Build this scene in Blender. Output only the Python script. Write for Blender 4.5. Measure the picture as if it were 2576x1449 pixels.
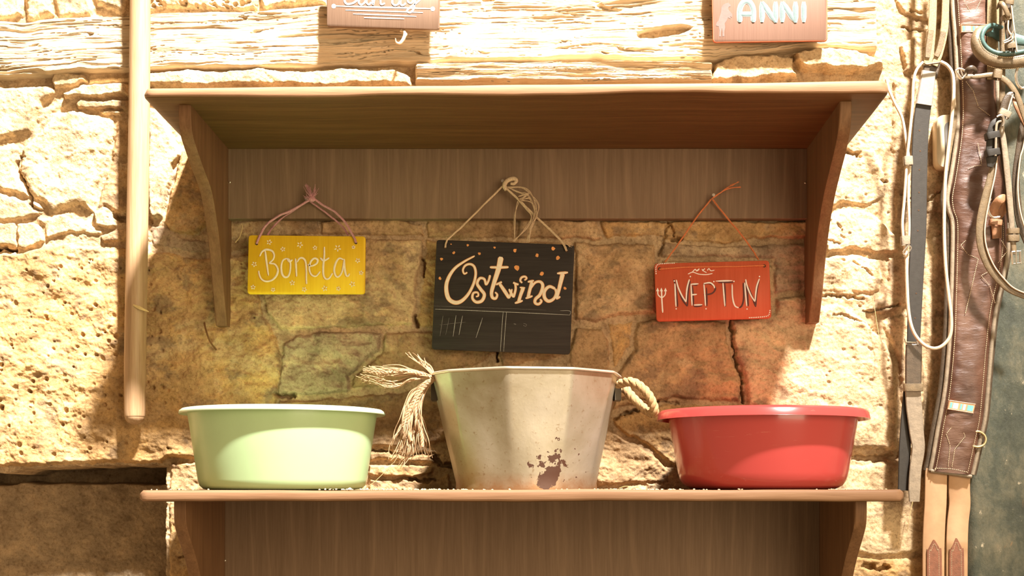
import bpy, math, random
import numpy as np
from mathutils import Vector

for o in list(bpy.data.objects):
    bpy.data.objects.remove(o, do_unlink=True)

# ------------------------------------------------------------------ camera, light, exposure
SC = bpy.context.scene
BEAM_ROLL = -14.0
F, DIST, VX, VY, EYE = 3400.0, 2.615, 1350.0, 1226.0, 1.45     # focal (px), camera to wall, principal point, eye height
COL = SC.collection
cam_d = bpy.data.cameras.new('camera')
cam_d.sensor_width = 36.0
cam_d.lens = 36.0 * F / 2576.0
cam_d.shift_x = (1288.0 - VX) / 2576.0
cam_d.shift_y = (VY - 724.5) / 2576.0
cam = bpy.data.objects.new('camera', cam_d)
cam.location = (0, -DIST, EYE)
cam.rotation_euler = (math.pi / 2, 0, 0)
COL.objects.link(cam)
SC.camera = cam

world = bpy.data.worlds.new('world')
SC.world = world
world.use_nodes = True
wn = world.node_tree.nodes
bg = wn['Background']
bg.inputs['Color'].default_value = (1.0, 0.69, 0.39, 1)
bg.inputs['Strength'].default_value = 0.48

def spot(name, loc, target, energy, color, size, blend, radius):
    d = bpy.data.lights.new(name, 'SPOT')
    d.energy = energy; d.color = color; d.spot_size = math.radians(size)
    d.spot_blend = blend; d.shadow_soft_size = radius
    o = bpy.data.objects.new(name, d)
    o.location = loc
    o.rotation_euler = (Vector(target) - Vector(loc)).to_track_quat('-Z', 'Y').to_euler()
    COL.objects.link(o)
    return o
def area(name, loc, target, energy, color, size):
    d = bpy.data.lights.new(name, 'AREA')
    d.energy = energy; d.color = color; d.size = size
    o = bpy.data.objects.new(name, d)
    o.location = loc
    o.rotation_euler = (Vector(target) - Vector(loc)).to_track_quat('-Z', 'Y').to_euler()
    COL.objects.link(o)
    return o
lamp = spot('stable_spotlight', (2.55, -4.9, EYE + 8.65), (-0.06, 0.0, EYE + 0.94), 38000, (1.0, 0.93, 0.86), 21, 1.0, 0.40)
lamp.scale = (1.0, 0.58, 1.0)                    # oval beam, tipped a little so its right end reaches lower
lamp.rotation_euler = (lamp.rotation_euler.to_matrix() @ __import__('mathutils').Matrix.Rotation(math.radians(BEAM_ROLL), 3, 'Z')).to_euler()
area('added_front_fill', (2.0, -3.6, EYE + 0.5), (0.5, 0.0, EYE + 0.0), 85, (1.0, 0.80, 0.54), 2.2)  # added soft fill to lift the lower right and the tack, no visible source

SC.view_settings.view_transform = 'Standard'
SC.view_settings.look = 'None'
SC.view_settings.exposure = 0.0
SC.view_settings.gamma = 1.0
SC.view_settings.use_curve_mapping = False

# ------------------------------------------------------------------ helpers
R = random.Random(7)

def W(px, py, y=0.0):
    """a point seen at pixel (px, py) that stands y metres from the wall plane (negative = towards the room)"""
    s = (DIST + y) / F
    return ((px - VX) * s, y, EYE + (VY - py) * s)

def S(y=0.0):
    return (DIST + y) / F

def Z(frame):
    """zoom frame (x0, y0, scale) -> function from zoomed coordinates to photo pixels"""
    x0, y0, k = frame
    return lambda p: (x0 + p[0] / k, y0 + p[1] / k)

def cr(pts, n=8):
    """Catmull-Rom through the points (any dimension)"""
    P = [np.array(p, float) for p in pts]
    if len(P) < 3:
        return [tuple(P[0] + (P[-1] - P[0]) * t / n) for t in range(n + 1)]
    P = [2 * P[0] - P[1]] + P + [2 * P[-1] - P[-2]]
    out = []
    for i in range(1, len(P) - 2):
        a, b, c, d = P[i - 1], P[i], P[i + 1], P[i + 2]
        for k in range(n):
            t = k / n
            out.append(tuple(0.5 * ((2 * b) + (c - a) * t + (2 * a - 5 * b + 4 * c - d) * t * t + (3 * b - a - 3 * c + d) * t ** 3)))
    out.append(tuple(P[-2]))
    return out

class MB:
    def __init__(self):
        self.v, self.f = [], []
    def add(self, v, f):
        n = len(self.v)
        self.v += [tuple(map(float, p)) for p in v]
        self.f += [tuple(i + n for i in q) for q in f]
        return self
    def tube(self, pts, r, sides=8, flat=1.0):
        P = [Vector(p) for p in pts]
        n = len(P)
        rs = r if isinstance(r, (list, tuple)) else [r] * n
        if len(rs) != n:
            rs = list(np.interp(np.linspace(0, 1, n), np.linspace(0, 1, len(rs)), rs))
        T = []
        for i in range(n):
            t = P[min(i + 1, n - 1)] - P[max(i - 1, 0)]
            T.append(t.normalized() if t.length > 1e-9 else Vector((0, 0, 1)))
        up = Vector((0, 1, 0)) if abs(T[0].y) < 0.9 else Vector((1, 0, 0))
        N = (up - T[0] * up.dot(T[0])).normalized()
        vs, fs = [], []
        for i in range(n):
            N = (N - T[i] * N.dot(T[i]))
            N = N.normalized() if N.length > 1e-9 else Vector((1, 0, 0))
            B = T[i].cross(N)
            for k in range(sides):
                a = 2 * math.pi * k / sides
                vs.append(P[i] + N * (math.cos(a) * rs[i] * flat) + B * (math.sin(a) * rs[i]))
        for i in range(n - 1):
            for k in range(sides):
                a, b = i * sides + k, i * sides + (k + 1) % sides
                fs.append((a, b, b + sides, a + sides))
        fs.append(tuple(range(sides))[::-1])
        fs.append(tuple(range((n - 1) * sides, n * sides)))
        return self.add(vs, fs)
    def strap(self, pts, width, thick=0.003, twist=0.0):
        """a leather strip: rounded-rectangle section, its width across the path in the wall plane (twist turns it edge-on)"""
        P = [Vector(p) for p in pts]
        n = len(P)
        def lst(v):
            return list(np.interp(np.linspace(0, 1, n), np.linspace(0, 1, len(v)), v)) if isinstance(v, (list, tuple)) else [v] * n
        ws, tw, th = lst(width), lst(twist), lst(thick)
        vs, fs = [], []
        m = 8
        for i in range(n):
            t = (P[min(i + 1, n - 1)] - P[max(i - 1, 0)]).normalized()
            side = t.cross(Vector((0, 1, 0)))
            if side.length < 0.2: side = Vector((1, 0, 0))
            side.normalize()
            nor = side.cross(t).normalized()
            c, s_ = math.cos(math.radians(tw[i])), math.sin(math.radians(tw[i]))
            sd, nr = side * c + nor * s_, nor * c - side * s_
            w, h = ws[i] / 2, th[i] / 2
            b = min(w, h) * 0.55
            for (u, v) in ((-w, -h + b), (-w + b, -h), (w - b, -h), (w, -h + b), (w, h - b), (w - b, h), (-w + b, h), (-w, h - b)):
                vs.append(P[i] + sd * u + nr * v)
        for i in range(n - 1):
            for k in range(m):
                a, b = i * m + k, i * m + (k + 1) % m
                fs.append((a, b, b + m, a + m))
        fs.append(tuple(range(m))[::-1]); fs.append(tuple(range((n - 1) * m, n * m)))
        return self.add(vs, fs)
    def prism(self, poly, y0, y1, bevel=0.0):
        """poly: world (x, z) outline; extruded from y0 (front, nearer the room) to y1"""
        n = len(poly)
        c = np.mean(np.array(poly), axis=0)
        def inset(p, b):
            d = c - np.array(p); L = np.linalg.norm(d)
            sx = 1 if d[0] > 0 else -1; sz = 1 if d[1] > 0 else -1
            return (p[0] + sx * b * min(1, abs(d[0]) * 12), p[1] + sz * b * min(1, abs(d[1]) * 12))
        rings = [(bevel, y0), (0, y0 + bevel), (0, y1 - bevel), (bevel, y1)] if bevel else [(0, y0), (0, y1)]
        vs, fs = [], []
        for b, y in rings:
            for p in poly:
                q = inset(p, b) if b else p
                vs.append((q[0], y, q[1]))
        m = len(rings)
        for j in range(m - 1):
            for k in range(n):
                a, b2 = j * n + k, j * n + (k + 1) % n
                fs.append((a, b2, b2 + n, a + n))
        fs.append(tuple(range(n))[::-1]); fs.append(tuple(range((m - 1) * n, m * n)))
        return self.add(vs, fs)
    def box(self, x0, x1, y0, y1, z0, z1, b=0.0):
        return self.prism([(x0, z0), (x1, z0), (x1, z1), (x0, z1)], y0, y1, b)
    def lathe(self, prof, cx, cy, cz, seg=96, mod=None):
        vs, fs = [], []
        n = len(prof)
        for k in range(seg):
            a = 2 * math.pi * k / seg
            for (r, z) in prof:
                rr = r * (mod(a, z) if mod else 1.0)
                vs.append((cx + rr * math.cos(a), cy + rr * math.sin(a), cz + z))
        for k in range(seg):
            for j in range(n - 1):
                a, b = k * n + j, ((k + 1) % seg) * n + j
                fs.append((a, b, b + 1, a + 1))
        return self.add(vs, fs)
    def ball(self, c, r, rx=1, ry=1, rz=1, seg=8, jit=0, rnd=None):
        vs, fs = [], []
        rings = max(3, seg // 2)
        for j in range(rings + 1):
            ph = math.pi * j / rings
            for k in range(seg):
                a = 2 * math.pi * k / seg
                q = r * (1 + (rnd.uniform(-jit, jit) if rnd else 0))
                vs.append((c[0] + q * rx * math.sin(ph) * math.cos(a), c[1] + q * ry * math.sin(ph) * math.sin(a), c[2] + q * rz * math.cos(ph)))
        for j in range(rings):
            for k in range(seg):
                a, b = j * seg + k, j * seg + (k + 1) % seg
                fs.append((a, b, b + seg, a + seg))
        return self.add(vs, fs)
    def build(self, name, mat, parent=None, angle=38):
        me = bpy.data.meshes.new(name)
        off = Vector((0, 0, 0))
        if parent is not None:
            q = parent
            while q is not None:
                off += Vector(q.location); q = q.parent
        me.from_pydata([(p[0] - off.x, p[1] - off.y, p[2] - off.z) for p in self.v], [], self.f)
        me.validate()
        me.polygons.foreach_set('use_smooth', [True] * len(me.polygons))
        me.set_sharp_from_angle(angle=math.radians(angle))
        me.materials.append(mat)
        o = bpy.data.objects.new(name, me)
        COL.objects.link(o)
        if parent is not None: o.parent = parent
        return o

def tag(o, label=None, cat=None, group=None, kind=None):
    if label: o['label'] = label
    if cat: o['category'] = cat
    if group: o['group'] = group
    if kind: o['kind'] = kind
    return o

def thing(name, label, cat, loc, group=None):
    o = bpy.data.objects.new(name, None)
    o.empty_display_size = 0.02
    o.location = loc
    COL.objects.link(o)
    return tag(o, label, cat, group)

# ------------------------------------------------------------------ materials
def newmat(name):
    m = bpy.data.materials.new(name)
    m.use_nodes = True
    nt = m.node_tree
    return m, nt, nt.nodes['Principled BSDF']

def link(nt, a, b): nt.links.new(a, b)

def noise(nt, vec, scale, detail=4, rough=0.55, dist=0.0):
    n = nt.nodes.new('ShaderNodeTexNoise')
    n.inputs['Scale'].default_value = scale
    n.inputs['Detail'].default_value = detail
    n.inputs['Roughness'].default_value = rough
    n.inputs['Distortion'].default_value = dist
    link(nt, vec, n.inputs['Vector'])
    return n.outputs['Fac']

def ramp(nt, fac, stops):
    n = nt.nodes.new('ShaderNodeValToRGB')
    e = n.color_ramp.elements
    while len(e) < len(stops): e.new(0.5)
    for i, (p, c) in enumerate(stops):
        e[i].position = p
        e[i].color = (*c, 1) if len(c) == 3 else c
    link(nt, fac, n.inputs['Fac'])
    return n.outputs['Color']

def coords(nt, scale=(1, 1, 1), rot=(0, 0, 0), kind='Object'):
    t = nt.nodes.new('ShaderNodeTexCoord')
    m = nt.nodes.new('ShaderNodeMapping')
    m.inputs['Scale'].default_value = scale
    m.inputs['Rotation'].default_value = rot
    link(nt, t.outputs[kind], m.inputs['Vector'])
    return m.outputs['Vector']

def mixc(nt, fac, a, b, mode='MIX'):
    n = nt.nodes.new('ShaderNodeMix')
    n.data_type = 'RGBA'; n.blend_type = mode
    if isinstance(fac, (int, float)): n.inputs[0].default_value = fac
    else: link(nt, fac, n.inputs[0])
    for i, x in ((6, a), (7, b)):
        if isinstance(x, (tuple, list)): n.inputs[i].default_value = (*x, 1)
        else: link(nt, x, n.inputs[i])
    return n.outputs[2]

def math_(nt, op, a, b=None):
    n = nt.nodes.new('ShaderNodeMath'); n.operation = op
    for i, x in ((0, a), (1, b)):
        if x is None: continue
        if isinstance(x, (int, float)): n.inputs[i].default_value = x
        else: link(nt, x, n.inputs[i])
    return n.outputs[0]

def bump(nt, bsdf, h, strength, dist=0.002):
    n = nt.nodes.new('ShaderNodeBump')
    n.inputs['Strength'].default_value = strength
    n.inputs['Distance'].default_value = dist
    link(nt, h, n.inputs['Height'])
    link(nt, n.outputs['Normal'], bsdf.inputs['Normal'])

def plain(name, col, rough=0.5, metal=0.0, var=0.12, scale=60, bmp=0.15, spec=0.5):
    m, nt, b = newmat(name)
    v = coords(nt)
    f = noise(nt, v, scale, 5)
    lo = tuple(c * (1 - var) for c in col); hi = tuple(min(1, c * (1 + var)) for c in col)
    link(nt, ramp(nt, f, [(0.3, lo), (0.7, hi)]), b.inputs['Base Color'])
    b.inputs['Roughness'].default_value = rough
    b.inputs['Metallic'].default_value = metal
    b.inputs['Specular IOR Level'].default_value = spec
    if bmp: bump(nt, b, noise(nt, v, scale * 4, 3), bmp, 0.001)
    return m

def wood(name, c0, c1, c2, axis='x', rough=0.6, scale=1.0, figure=True, bmp=0.25):
    """stained timber, fibres running along the given axis"""
    m, nt, b = newmat(name)
    a, c = 1.6 * scale, 38 * scale
    sc = {'x': (a, c, c), 'z': (c, c, a), 'y': (c, a, c)}[axis]
    v = coords(nt, sc)
    g = noise(nt, v, 1.6, 7, 0.62, 0.5)
    fine = noise(nt, coords(nt, tuple(q * 4 for q in sc)), 2.2, 3, 0.6)
    col = ramp(nt, g, [(0.28, c0), (0.5, c1), (0.74, c2)])
    col = mixc(nt, 0.35, col, ramp(nt, fine, [(0.3, c0), (0.7, c2)]))
    if figure:     # cathedral figure: thin pale growth lines
        wv = nt.nodes.new('ShaderNodeTexWave')
        wv.wave_type = 'RINGS'
        wv.rings_direction = {'x': 'X', 'z': 'Z', 'y': 'Y'}[axis]
        wv.inputs['Scale'].default_value = 0.9
        wv.inputs['Distortion'].default_value = 11
        wv.inputs['Detail'].default_value = 2
        wv.inputs['Detail Scale'].default_value = 0.7
        s2 = {'x': (1.2, 9, 9), 'z': (9, 9, 1.6), 'y': (9, 1.2, 9)}[axis]
        link(nt, coords(nt, s2), wv.inputs['Vector'])
        line = ramp(nt, wv.outputs['Fac'], [(0.93, (0, 0, 0)), (0.995, (1, 1, 1))])
        col = mixc(nt, math_(nt, 'MULTIPLY', line, 0.16), col, tuple(min(1, q * 1.5) for q in c2))
    link(nt, col, b.inputs['Base Color'])
    b.inputs['Roughness'].default_value = rough
    b.inputs['Specular IOR Level'].default_value = 0.3
    bump(nt, b, math_(nt, 'ADD', g, fine), bmp, 0.0015)
    return m

M = {}
M['shelf'] = wood('shade_deepened_shelf_stain', (0.075, 0.032, 0.007), (0.125, 0.057, 0.014), (0.18, 0.087, 0.026), 'x')  # brown stain, darkened further so the board's underside reads as shaded
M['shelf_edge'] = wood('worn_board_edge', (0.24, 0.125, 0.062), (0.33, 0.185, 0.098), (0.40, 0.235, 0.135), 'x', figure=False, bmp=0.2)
M['bracket'] = wood('stained_bracket_wood', (0.13, 0.062, 0.025), (0.20, 0.10, 0.043), (0.28, 0.15, 0.068), 'z', figure=False)
M['panel'] = wood('stained_panel_wood', (0.155, 0.095, 0.052), (0.205, 0.130, 0.075), (0.26, 0.17, 0.10), 'z')
M['pole'] = wood('smooth_ash_pole', (0.32, 0.185, 0.09), (0.46, 0.29, 0.155), (0.58, 0.40, 0.24), 'z', rough=0.45, figure=False)
M['green'] = plain('mint_green_plastic', (0.52, 0.73, 0.40), 0.30, 0, 0.03, 20, 0.0)
M['green_rim'] = plain('mint_green_rim_plastic', (0.58, 0.74, 0.48), 0.28, 0, 0.03, 20, 0.0)
M['yellow'] = wood('yellow_painted_wood', (0.78, 0.47, 0.012), (0.88, 0.56, 0.016), (0.92, 0.63, 0.03), 'z', figure=False, rough=0.6)
M['slate'] = wood('black_chalkboard_paint', (0.022, 0.018, 0.015), (0.036, 0.030, 0.026), (0.055, 0.047, 0.040), 'x', figure=False, rough=0.75)
M['redsign'] = wood('red_painted_wood', (0.52, 0.085, 0.035), (0.60, 0.105, 0.045), (0.64, 0.13, 0.06), 'z', figure=False, rough=0.6)
M['salmon'] = wood('salmon_painted_wood', (0.155, 0.085, 0.058), (0.175, 0.098, 0.067), (0.195, 0.11, 0.076), 'z', figure=False, rough=0.6)
M['palewood'] = wood('pale_varnished_wood', (0.135, 0.082, 0.052), (0.158, 0.097, 0.062), (0.18, 0.112, 0.072), 'z', figure=False, rough=0.55)
M['rededge'] = plain('red_sign_edge', (0.55, 0.12, 0.05), 0.6)
M['cream'] = plain('cream_paint', (0.86, 0.74, 0.55), 0.6, 0, 0.08, 200, 0.1)
M['white'] = plain('white_paint', (0.88, 0.86, 0.80), 0.55, 0, 0.05, 200, 0.1)
M['paleblue'] = plain('pale_blue_paint', (0.10, 0.145, 0.145), 0.6)
M['lavender'] = plain('faint_lavender_paint', (0.14, 0.09, 0.075), 0.7)
M['orange'] = plain('orange_paint', (0.75, 0.32, 0.09), 0.6)
M['brownline'] = plain('brown_outline_paint', (0.60, 0.22, 0.07), 0.6)
M['blackpaint'] = plain('dark_brown_paint', (0.09, 0.02, 0.015), 0.6)
M['chalk'] = plain('chalk', (0.36, 0.36, 0.33), 0.9, 0, 0.3, 500, 0.0)
M['chalk_faint'] = plain('smudged_chalk', (0.13, 0.12, 0.11), 0.9, 0, 0.3, 500, 0.0)
M['hole'] = plain('drilled_hole', (0.07, 0.035, 0.015), 0.9)
M['pink'] = plain('lilac_pink_cord', (0.52, 0.25, 0.26), 0.85, 0, 0.2, 400, 0.4)
M['raffia'] = plain('pale_raffia', (0.60, 0.45, 0.28), 0.75, 0, 0.2, 400, 0.3)
M['redcord'] = plain('orange_red_raffia', (0.62, 0.20, 0.07), 0.8, 0, 0.2, 400, 0.3)
M['rope'] = plain('sisal_rope', (0.47, 0.30, 0.14), 0.85, 0, 0.25, 500, 0.5)
M['jute'] = plain('frayed_jute', (0.47, 0.30, 0.165), 0.85, 0, 0.2, 500, 0.3)
M['straw'] = plain('straw', (0.68, 0.50, 0.22), 0.7)
M['crumb'] = plain('pale_crumbs', (0.80, 0.68, 0.45), 0.8)
M['nail'] = plain('nail_steel', (0.30, 0.25, 0.20), 0.45, 0.8)
M['chrome'] = plain('polished_buckle_metal', (0.78, 0.72, 0.62), 0.22, 0.9, 0.05)
M['brass'] = plain('brass_ring_metal', (0.75, 0.58, 0.30), 0.3, 0.85, 0.05)
M['wire'] = plain('rusty_wire', (0.20, 0.09, 0.03), 0.8, 0.3)
M['black_leather'] = plain('black_grained_leather', (0.038, 0.034, 0.029), 0.5, 0, 0.12, 120, 0.2, 0.25)
M['grey_leather'] = plain('worn_grey_leather', (0.27, 0.215, 0.15), 0.5, 0, 0.22, 90, 0.5)
M['suede'] = plain('suede_underside', (0.36, 0.27, 0.15), 0.95, 0, 0.3, 260, 0.8)
M['edge_leather'] = plain('pale_cut_leather_edge', (0.62, 0.49, 0.34), 0.55, 0, 0.15, 200, 0.3)
M['tape'] = plain('grey_duct_tape', (0.34, 0.31, 0.26), 0.38, 0.25, 0.1, 40, 0.25)
M['olive_leather'] = plain('olive_brown_leather', (0.17, 0.12, 0.065), 0.42, 0, 0.25, 100, 0.5)
M['dark_leather'] = plain('dark_bridle_leather', (0.07, 0.048, 0.030), 0.38, 0, 0.3, 100, 0.5)
M['teal'] = plain('dark_teal_padding', (0.06, 0.12, 0.11), 0.45, 0, 0.35, 60, 0.3)
M['tan_leather'] = plain('tan_leather', (0.36, 0.18, 0.09), 0.5, 0, 0.2, 100, 0.4)
M['chestnut'] = plain('chestnut_leather', (0.24, 0.085, 0.045), 0.38, 0, 0.25, 90, 0.4)
M['elastic'] = plain('beige_leather_straps', (0.54, 0.33, 0.18), 0.55, 0, 0.10, 40, 0.2)
M['thread'] = plain('cream_thread', (0.72, 0.58, 0.38), 0.7)
M['copper'] = plain('copper_badge', (0.52, 0.27, 0.16), 0.35, 0.4)
M['turquoise'] = plain('turquoise_enamel', (0.12, 0.48, 0.45), 0.3)
M['ivory_plastic'] = plain('ivory_plastic', (0.58, 0.47, 0.30), 0.4, 0, 0.05)
M['grey_window'] = plain('dark_grey_plastic', (0.13, 0.12, 0.11), 0.35)
M['dark_metal'] = plain('dark_iron', (0.09, 0.075, 0.055), 0.5, 0.6)

def leather_girth():
    m, nt, b = newmat('brown_padded_leather')
    v = coords(nt)
    f = noise(nt, v, 9, 5, 0.6, 0.6)
    col = ramp(nt, f, [(0.30, (0.060, 0.024, 0.014)), (0.5, (0.115, 0.053, 0.032)), (0.72, (0.18, 0.095, 0.060))])
    link(nt, col, b.inputs['Base Color'])
    b.inputs['Roughness'].default_value = 0.44
    b.inputs['Coat Weight'].default_value = 0.12
    b.inputs['Coat Roughness'].default_value = 0.4
    w = noise(nt, coords(nt, (1, 1, 3.4)), 46, 5, 0.6, 1.2)
    bump(nt, b, w, 0.5, 0.0022)
    return m
M['girth'] = leather_girth()

def red_plastic():
    m, nt, b = newmat('glossy_red_plastic')
    v = coords(nt, (1.2, 1.2, 14), (0, 0.12, 0))
    f = noise(nt, v, 9, 6, 0.7, 1.0)
    sc = ramp(nt, f, [(0.655, (0, 0, 0)), (0.672, (1, 1, 1)), (0.69, (0, 0, 0))])
    link(nt, mixc(nt, math_(nt, 'MULTIPLY', sc, 0.35), (0.58, 0.075, 0.070), (0.85, 0.42, 0.30)), b.inputs['Base Color'])
    b.inputs['Roughness'].default_value = 0.22
    b.inputs['Coat Weight'].default_value = 0.4
    b.inputs['Coat Roughness'].default_value = 0.08
    return m
M['red'] = red_plastic()

def zinc():
    m, nt, b = newmat('weathered_zinc')
    v = coords(nt)
    big = noise(nt, v, 7, 5, 0.6, 0.4)
    spk = noise(nt, v, 130, 4, 0.65)
    blot = noise(nt, v, 34, 6, 0.72, 0.3)
    col = ramp(nt, big, [(0.3, (0.36, 0.29, 0.18)), (0.5, (0.49, 0.43, 0.31)), (0.7, (0.60, 0.54, 0.43))])
    col = mixc(nt, ramp(nt, spk, [(0.60, (0, 0, 0)), (0.72, (0.7, 0.7, 0.7))]), col, (0.30, 0.19, 0.09))
    sx = nt.nodes.new('ShaderNodeSeparateXYZ'); link(nt, v, sx.inputs[0])
    # rust creeping up from the bottom seam
    low = math_(nt, 'SUBTRACT', 1.0, math_(nt, 'MULTIPLY', sx.outputs['Z'], 26.0))
    lowm = math_(nt, 'MULTIPLY', math_(nt, 'MAXIMUM', low, 0.0), math_(nt, 'ADD', blot, 0.1))
    col = mixc(nt, ramp(nt, lowm, [(0.12, (0, 0, 0)), (0.55, (0.85, 0.85, 0.85))]), col, (0.34, 0.16, 0.06))
    # one flaking rust patch, blown up and to the right with spatter
    def blob(cx, cz, rx, rz, k):
        dx = math_(nt, 'DIVIDE', math_(nt, 'SUBTRACT', math_(nt, 'SUBTRACT', sx.outputs['X'], cx), math_(nt, 'MULTIPLY', math_(nt, 'SUBTRACT', sx.outputs['Z'], cz), k)), rx)
        dz = math_(nt, 'DIVIDE', math_(nt, 'SUBTRACT', sx.outputs['Z'], cz), rz)
        d = math_(nt, 'SQRT', math_(nt, 'ADD', math_(nt, 'MULTIPLY', dx, dx), math_(nt, 'MULTIPLY', dz, dz)))
        return d
    front = math_(nt, 'LESS_THAN', sx.outputs['Y'], 0.0)
    d1 = blob(0.040, 0.022, 0.016, 0.028, 0.55)
    a = math_(nt, 'ADD', d1, math_(nt, 'MULTIPLY', math_(nt, 'SUBTRACT', blot, 0.5), 3.2))
    m1 = math_(nt, 'LESS_THAN', a, 0.95)
    d2 = blob(0.047, 0.048, 0.045, 0.040, 0.0)
    sp = noise(nt, v, 75, 3, 0.6)
    a2 = math_(nt, 'SUBTRACT', math_(nt, 'MULTIPLY', d2, 0.16), sp)
    m2 = math_(nt, 'LESS_THAN', a2, -0.50)
    mask = math_(nt, 'MULTIPLY', math_(nt, 'MAXIMUM', m1, m2), front)
    col = mixc(nt, mask, col, (0.085, 0.036, 0.022))
    link(nt, col, b.inputs['Base Color'])
    met = math_(nt, 'MULTIPLY', math_(nt, 'SUBTRACT', 1.0, mask), 0.62)
    link(nt, met, b.inputs['Metallic'])
    b.inputs['Roughness'].default_value = 0.42
    bump(nt, b, math_(nt, 'ADD', big, math_(nt, 'MULTIPLY', spk, 0.15)), 0.28, 0.004)
    return m
M['zinc'] = zinc()
M['zinc_rim'] = plain('zinc_rim', (0.66, 0.58, 0.46), 0.35, 0.6, 0.1)

def stone_mat(name, attr='tint', bscale=1.0):
    m, nt, b = newmat(name)
    at = nt.nodes.new('ShaderNodeAttribute'); at.attribute_name = attr
    v = coords(nt)
    f1 = noise(nt, v, 22, 8, 0.68, 0.3)
    f2 = noise(nt, v, 160, 6, 0.7)
    f3 = noise(nt, v, 70, 4, 0.6, 0.6)
    c = mixc(nt, 1.0, at.outputs['Color'], ramp(nt, f1, [(0.30, (0.52, 0.47, 0.42)), (0.5, (0.88, 0.86, 0.82)), (0.68, (1.18, 1.12, 1.02))]), 'MULTIPLY')
    c = mixc(nt, 1.0, c, ramp(nt, f2, [(0.32, (0.62, 0.57, 0.52)), (0.52, (1.0, 1.0, 1.0))]), 'MULTIPLY')
    f4 = noise(nt, v, 330, 3, 0.6)
    c = mixc(nt, ramp(nt, f4, [(0.60, (0, 0, 0)), (0.70, (0.55, 0.55, 0.55))]), c, (0.16, 0.10, 0.05))
    f5 = noise(nt, coords(nt, (1, 1, 1.6)), 48, 7, 0.75, 0.5)
    c = mixc(nt, ramp(nt, f5, [(0.57, (0, 0, 0)), (0.66, (0.5, 0.5, 0.5))]), c, (0.24, 0.165, 0.10))
    link(nt, c, b.inputs['Base Color'])
    b.inputs['Roughness'].default_value = 0.92
    b.inputs['Specular IOR Level'].default_value = 0.2
    h = math_(nt, 'ADD', math_(nt, 'MULTIPLY', f1, 1.5), math_(nt, 'ADD', math_(nt, 'MULTIPLY', f2, 0.35), math_(nt, 'MULTIPLY', f3, 0.6)))
    bump(nt, b, h, 0.6, 0.005 * bscale)
    return m
M['stone'] = stone_mat('rough_sandstone')

def beam_mat():
    m, nt, b = newmat('weathered_timber')
    v = coords(nt, (1.3, 30, 30))
    g = noise(nt, v, 1.8, 8, 0.65, 0.8)
    f = noise(nt, coords(nt, (8, 220, 220)), 1.2, 4, 0.6)
    c = ramp(nt, g, [(0.28, (0.38, 0.25, 0.13)), (0.45, (0.58, 0.44, 0.27)), (0.7, (0.74, 0.61, 0.43))])
    c = mixc(nt, 0.3, c, ramp(nt, f, [(0.3, (0.36, 0.24, 0.12)), (0.7, (0.8, 0.68, 0.5))]))
    link(nt, c, b.inputs['Base Color'])
    b.inputs['Roughness'].default_value = 0.9
    b.inputs['Specular IOR Level'].default_value = 0.2
    bump(nt, b, math_(nt, 'ADD', g, math_(nt, 'MULTIPLY', f, 0.4)), 0.9, 0.006)
    return m
M['beam'] = beam_mat()

def peeling_paint():
    m, nt, b = newmat('peeling_green_paint')
    v = coords(nt)
    f = noise(nt, coords(nt, (1, 1, 0.6)), 11, 10, 0.74, 0.15)
    g = noise(nt, coords(nt, (1.4, 1, 0.8)), 38, 8, 0.74, 0.1)
    h = noise(nt, v, 6, 3, 0.5, 1.5)
    c = ramp(nt, f, [(0.32, (0.028, 0.034, 0.024)), (0.48, (0.065, 0.073, 0.050)), (0.62, (0.15, 0.14, 0.09)), (0.75, (0.26, 0.20, 0.12))])
    c = mixc(nt, ramp(nt, g, [(0.62, (0, 0, 0)), (0.68, (0.85, 0.85, 0.85))]), c, (0.58, 0.50, 0.35))
    c = mixc(nt, ramp(nt, h, [(0.70, (0, 0, 0)), (0.74, (0.8, 0.8, 0.8))]), c, (0.50, 0.22, 0.06))
    link(nt, c, b.inputs['Base Color'])
    b.inputs['Roughness'].default_value = 0.6
    bump(nt, b, math_(nt, 'ADD', g, f), 0.8, 0.003)
    return m
M['peel'] = peeling_paint()

# ------------------------------------------------------------------ numpy noise
def _hash(ix, iy, seed):
    h = (ix.astype(np.int64) * 374761393 + iy.astype(np.int64) * 668265263 + seed * 1442695041) & 0xffffffff
    h = ((h ^ (h >> 13)) * 1274126177) & 0xffffffff
    return ((h ^ (h >> 16)) & 0xffffff) / float(0xffffff)
def vn(x, y, seed=0):
    x0, y0 = np.floor(x), np.floor(y)
    fx, fy = x - x0, y - y0
    fx = fx * fx * fx * (fx * (fx * 6 - 15) + 10); fy = fy * fy * fy * (fy * (fy * 6 - 15) + 10)
    a = _hash(x0, y0, seed); b = _hash(x0 + 1, y0, seed); c = _hash(x0, y0 + 1, seed); d = _hash(x0 + 1, y0 + 1, seed)
    return (a * (1 - fx) + b * fx) * (1 - fy) + (c * (1 - fx) + d * fx) * fy
def fbm(x, y, oct=4, seed=0, gain=0.5):
    s, a, t = 0, 1.0, 0
    for i in range(oct):
        s = s + a * (vn(x * 2 ** i + 17.3 * i, y * 2 ** i - 9.1 * i, seed + i) - 0.5) * 2
        t += a; a *= gain
    return s / t
def ridged(x, y, oct=4, seed=0):
    s, a, t = 0, 1.0, 0
    for i in range(oct):
        s = s + a * (1 - np.abs(vn(x * 2 ** i + 3.7 * i, y * 2 ** i, seed + i) * 2 - 1)); t += a; a *= 0.5
    return s / t
def sstep(a, b, x):
    t = np.clip((x - a) / (b - a), 0, 1)
    return t * t * (3 - 2 * t)
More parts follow.
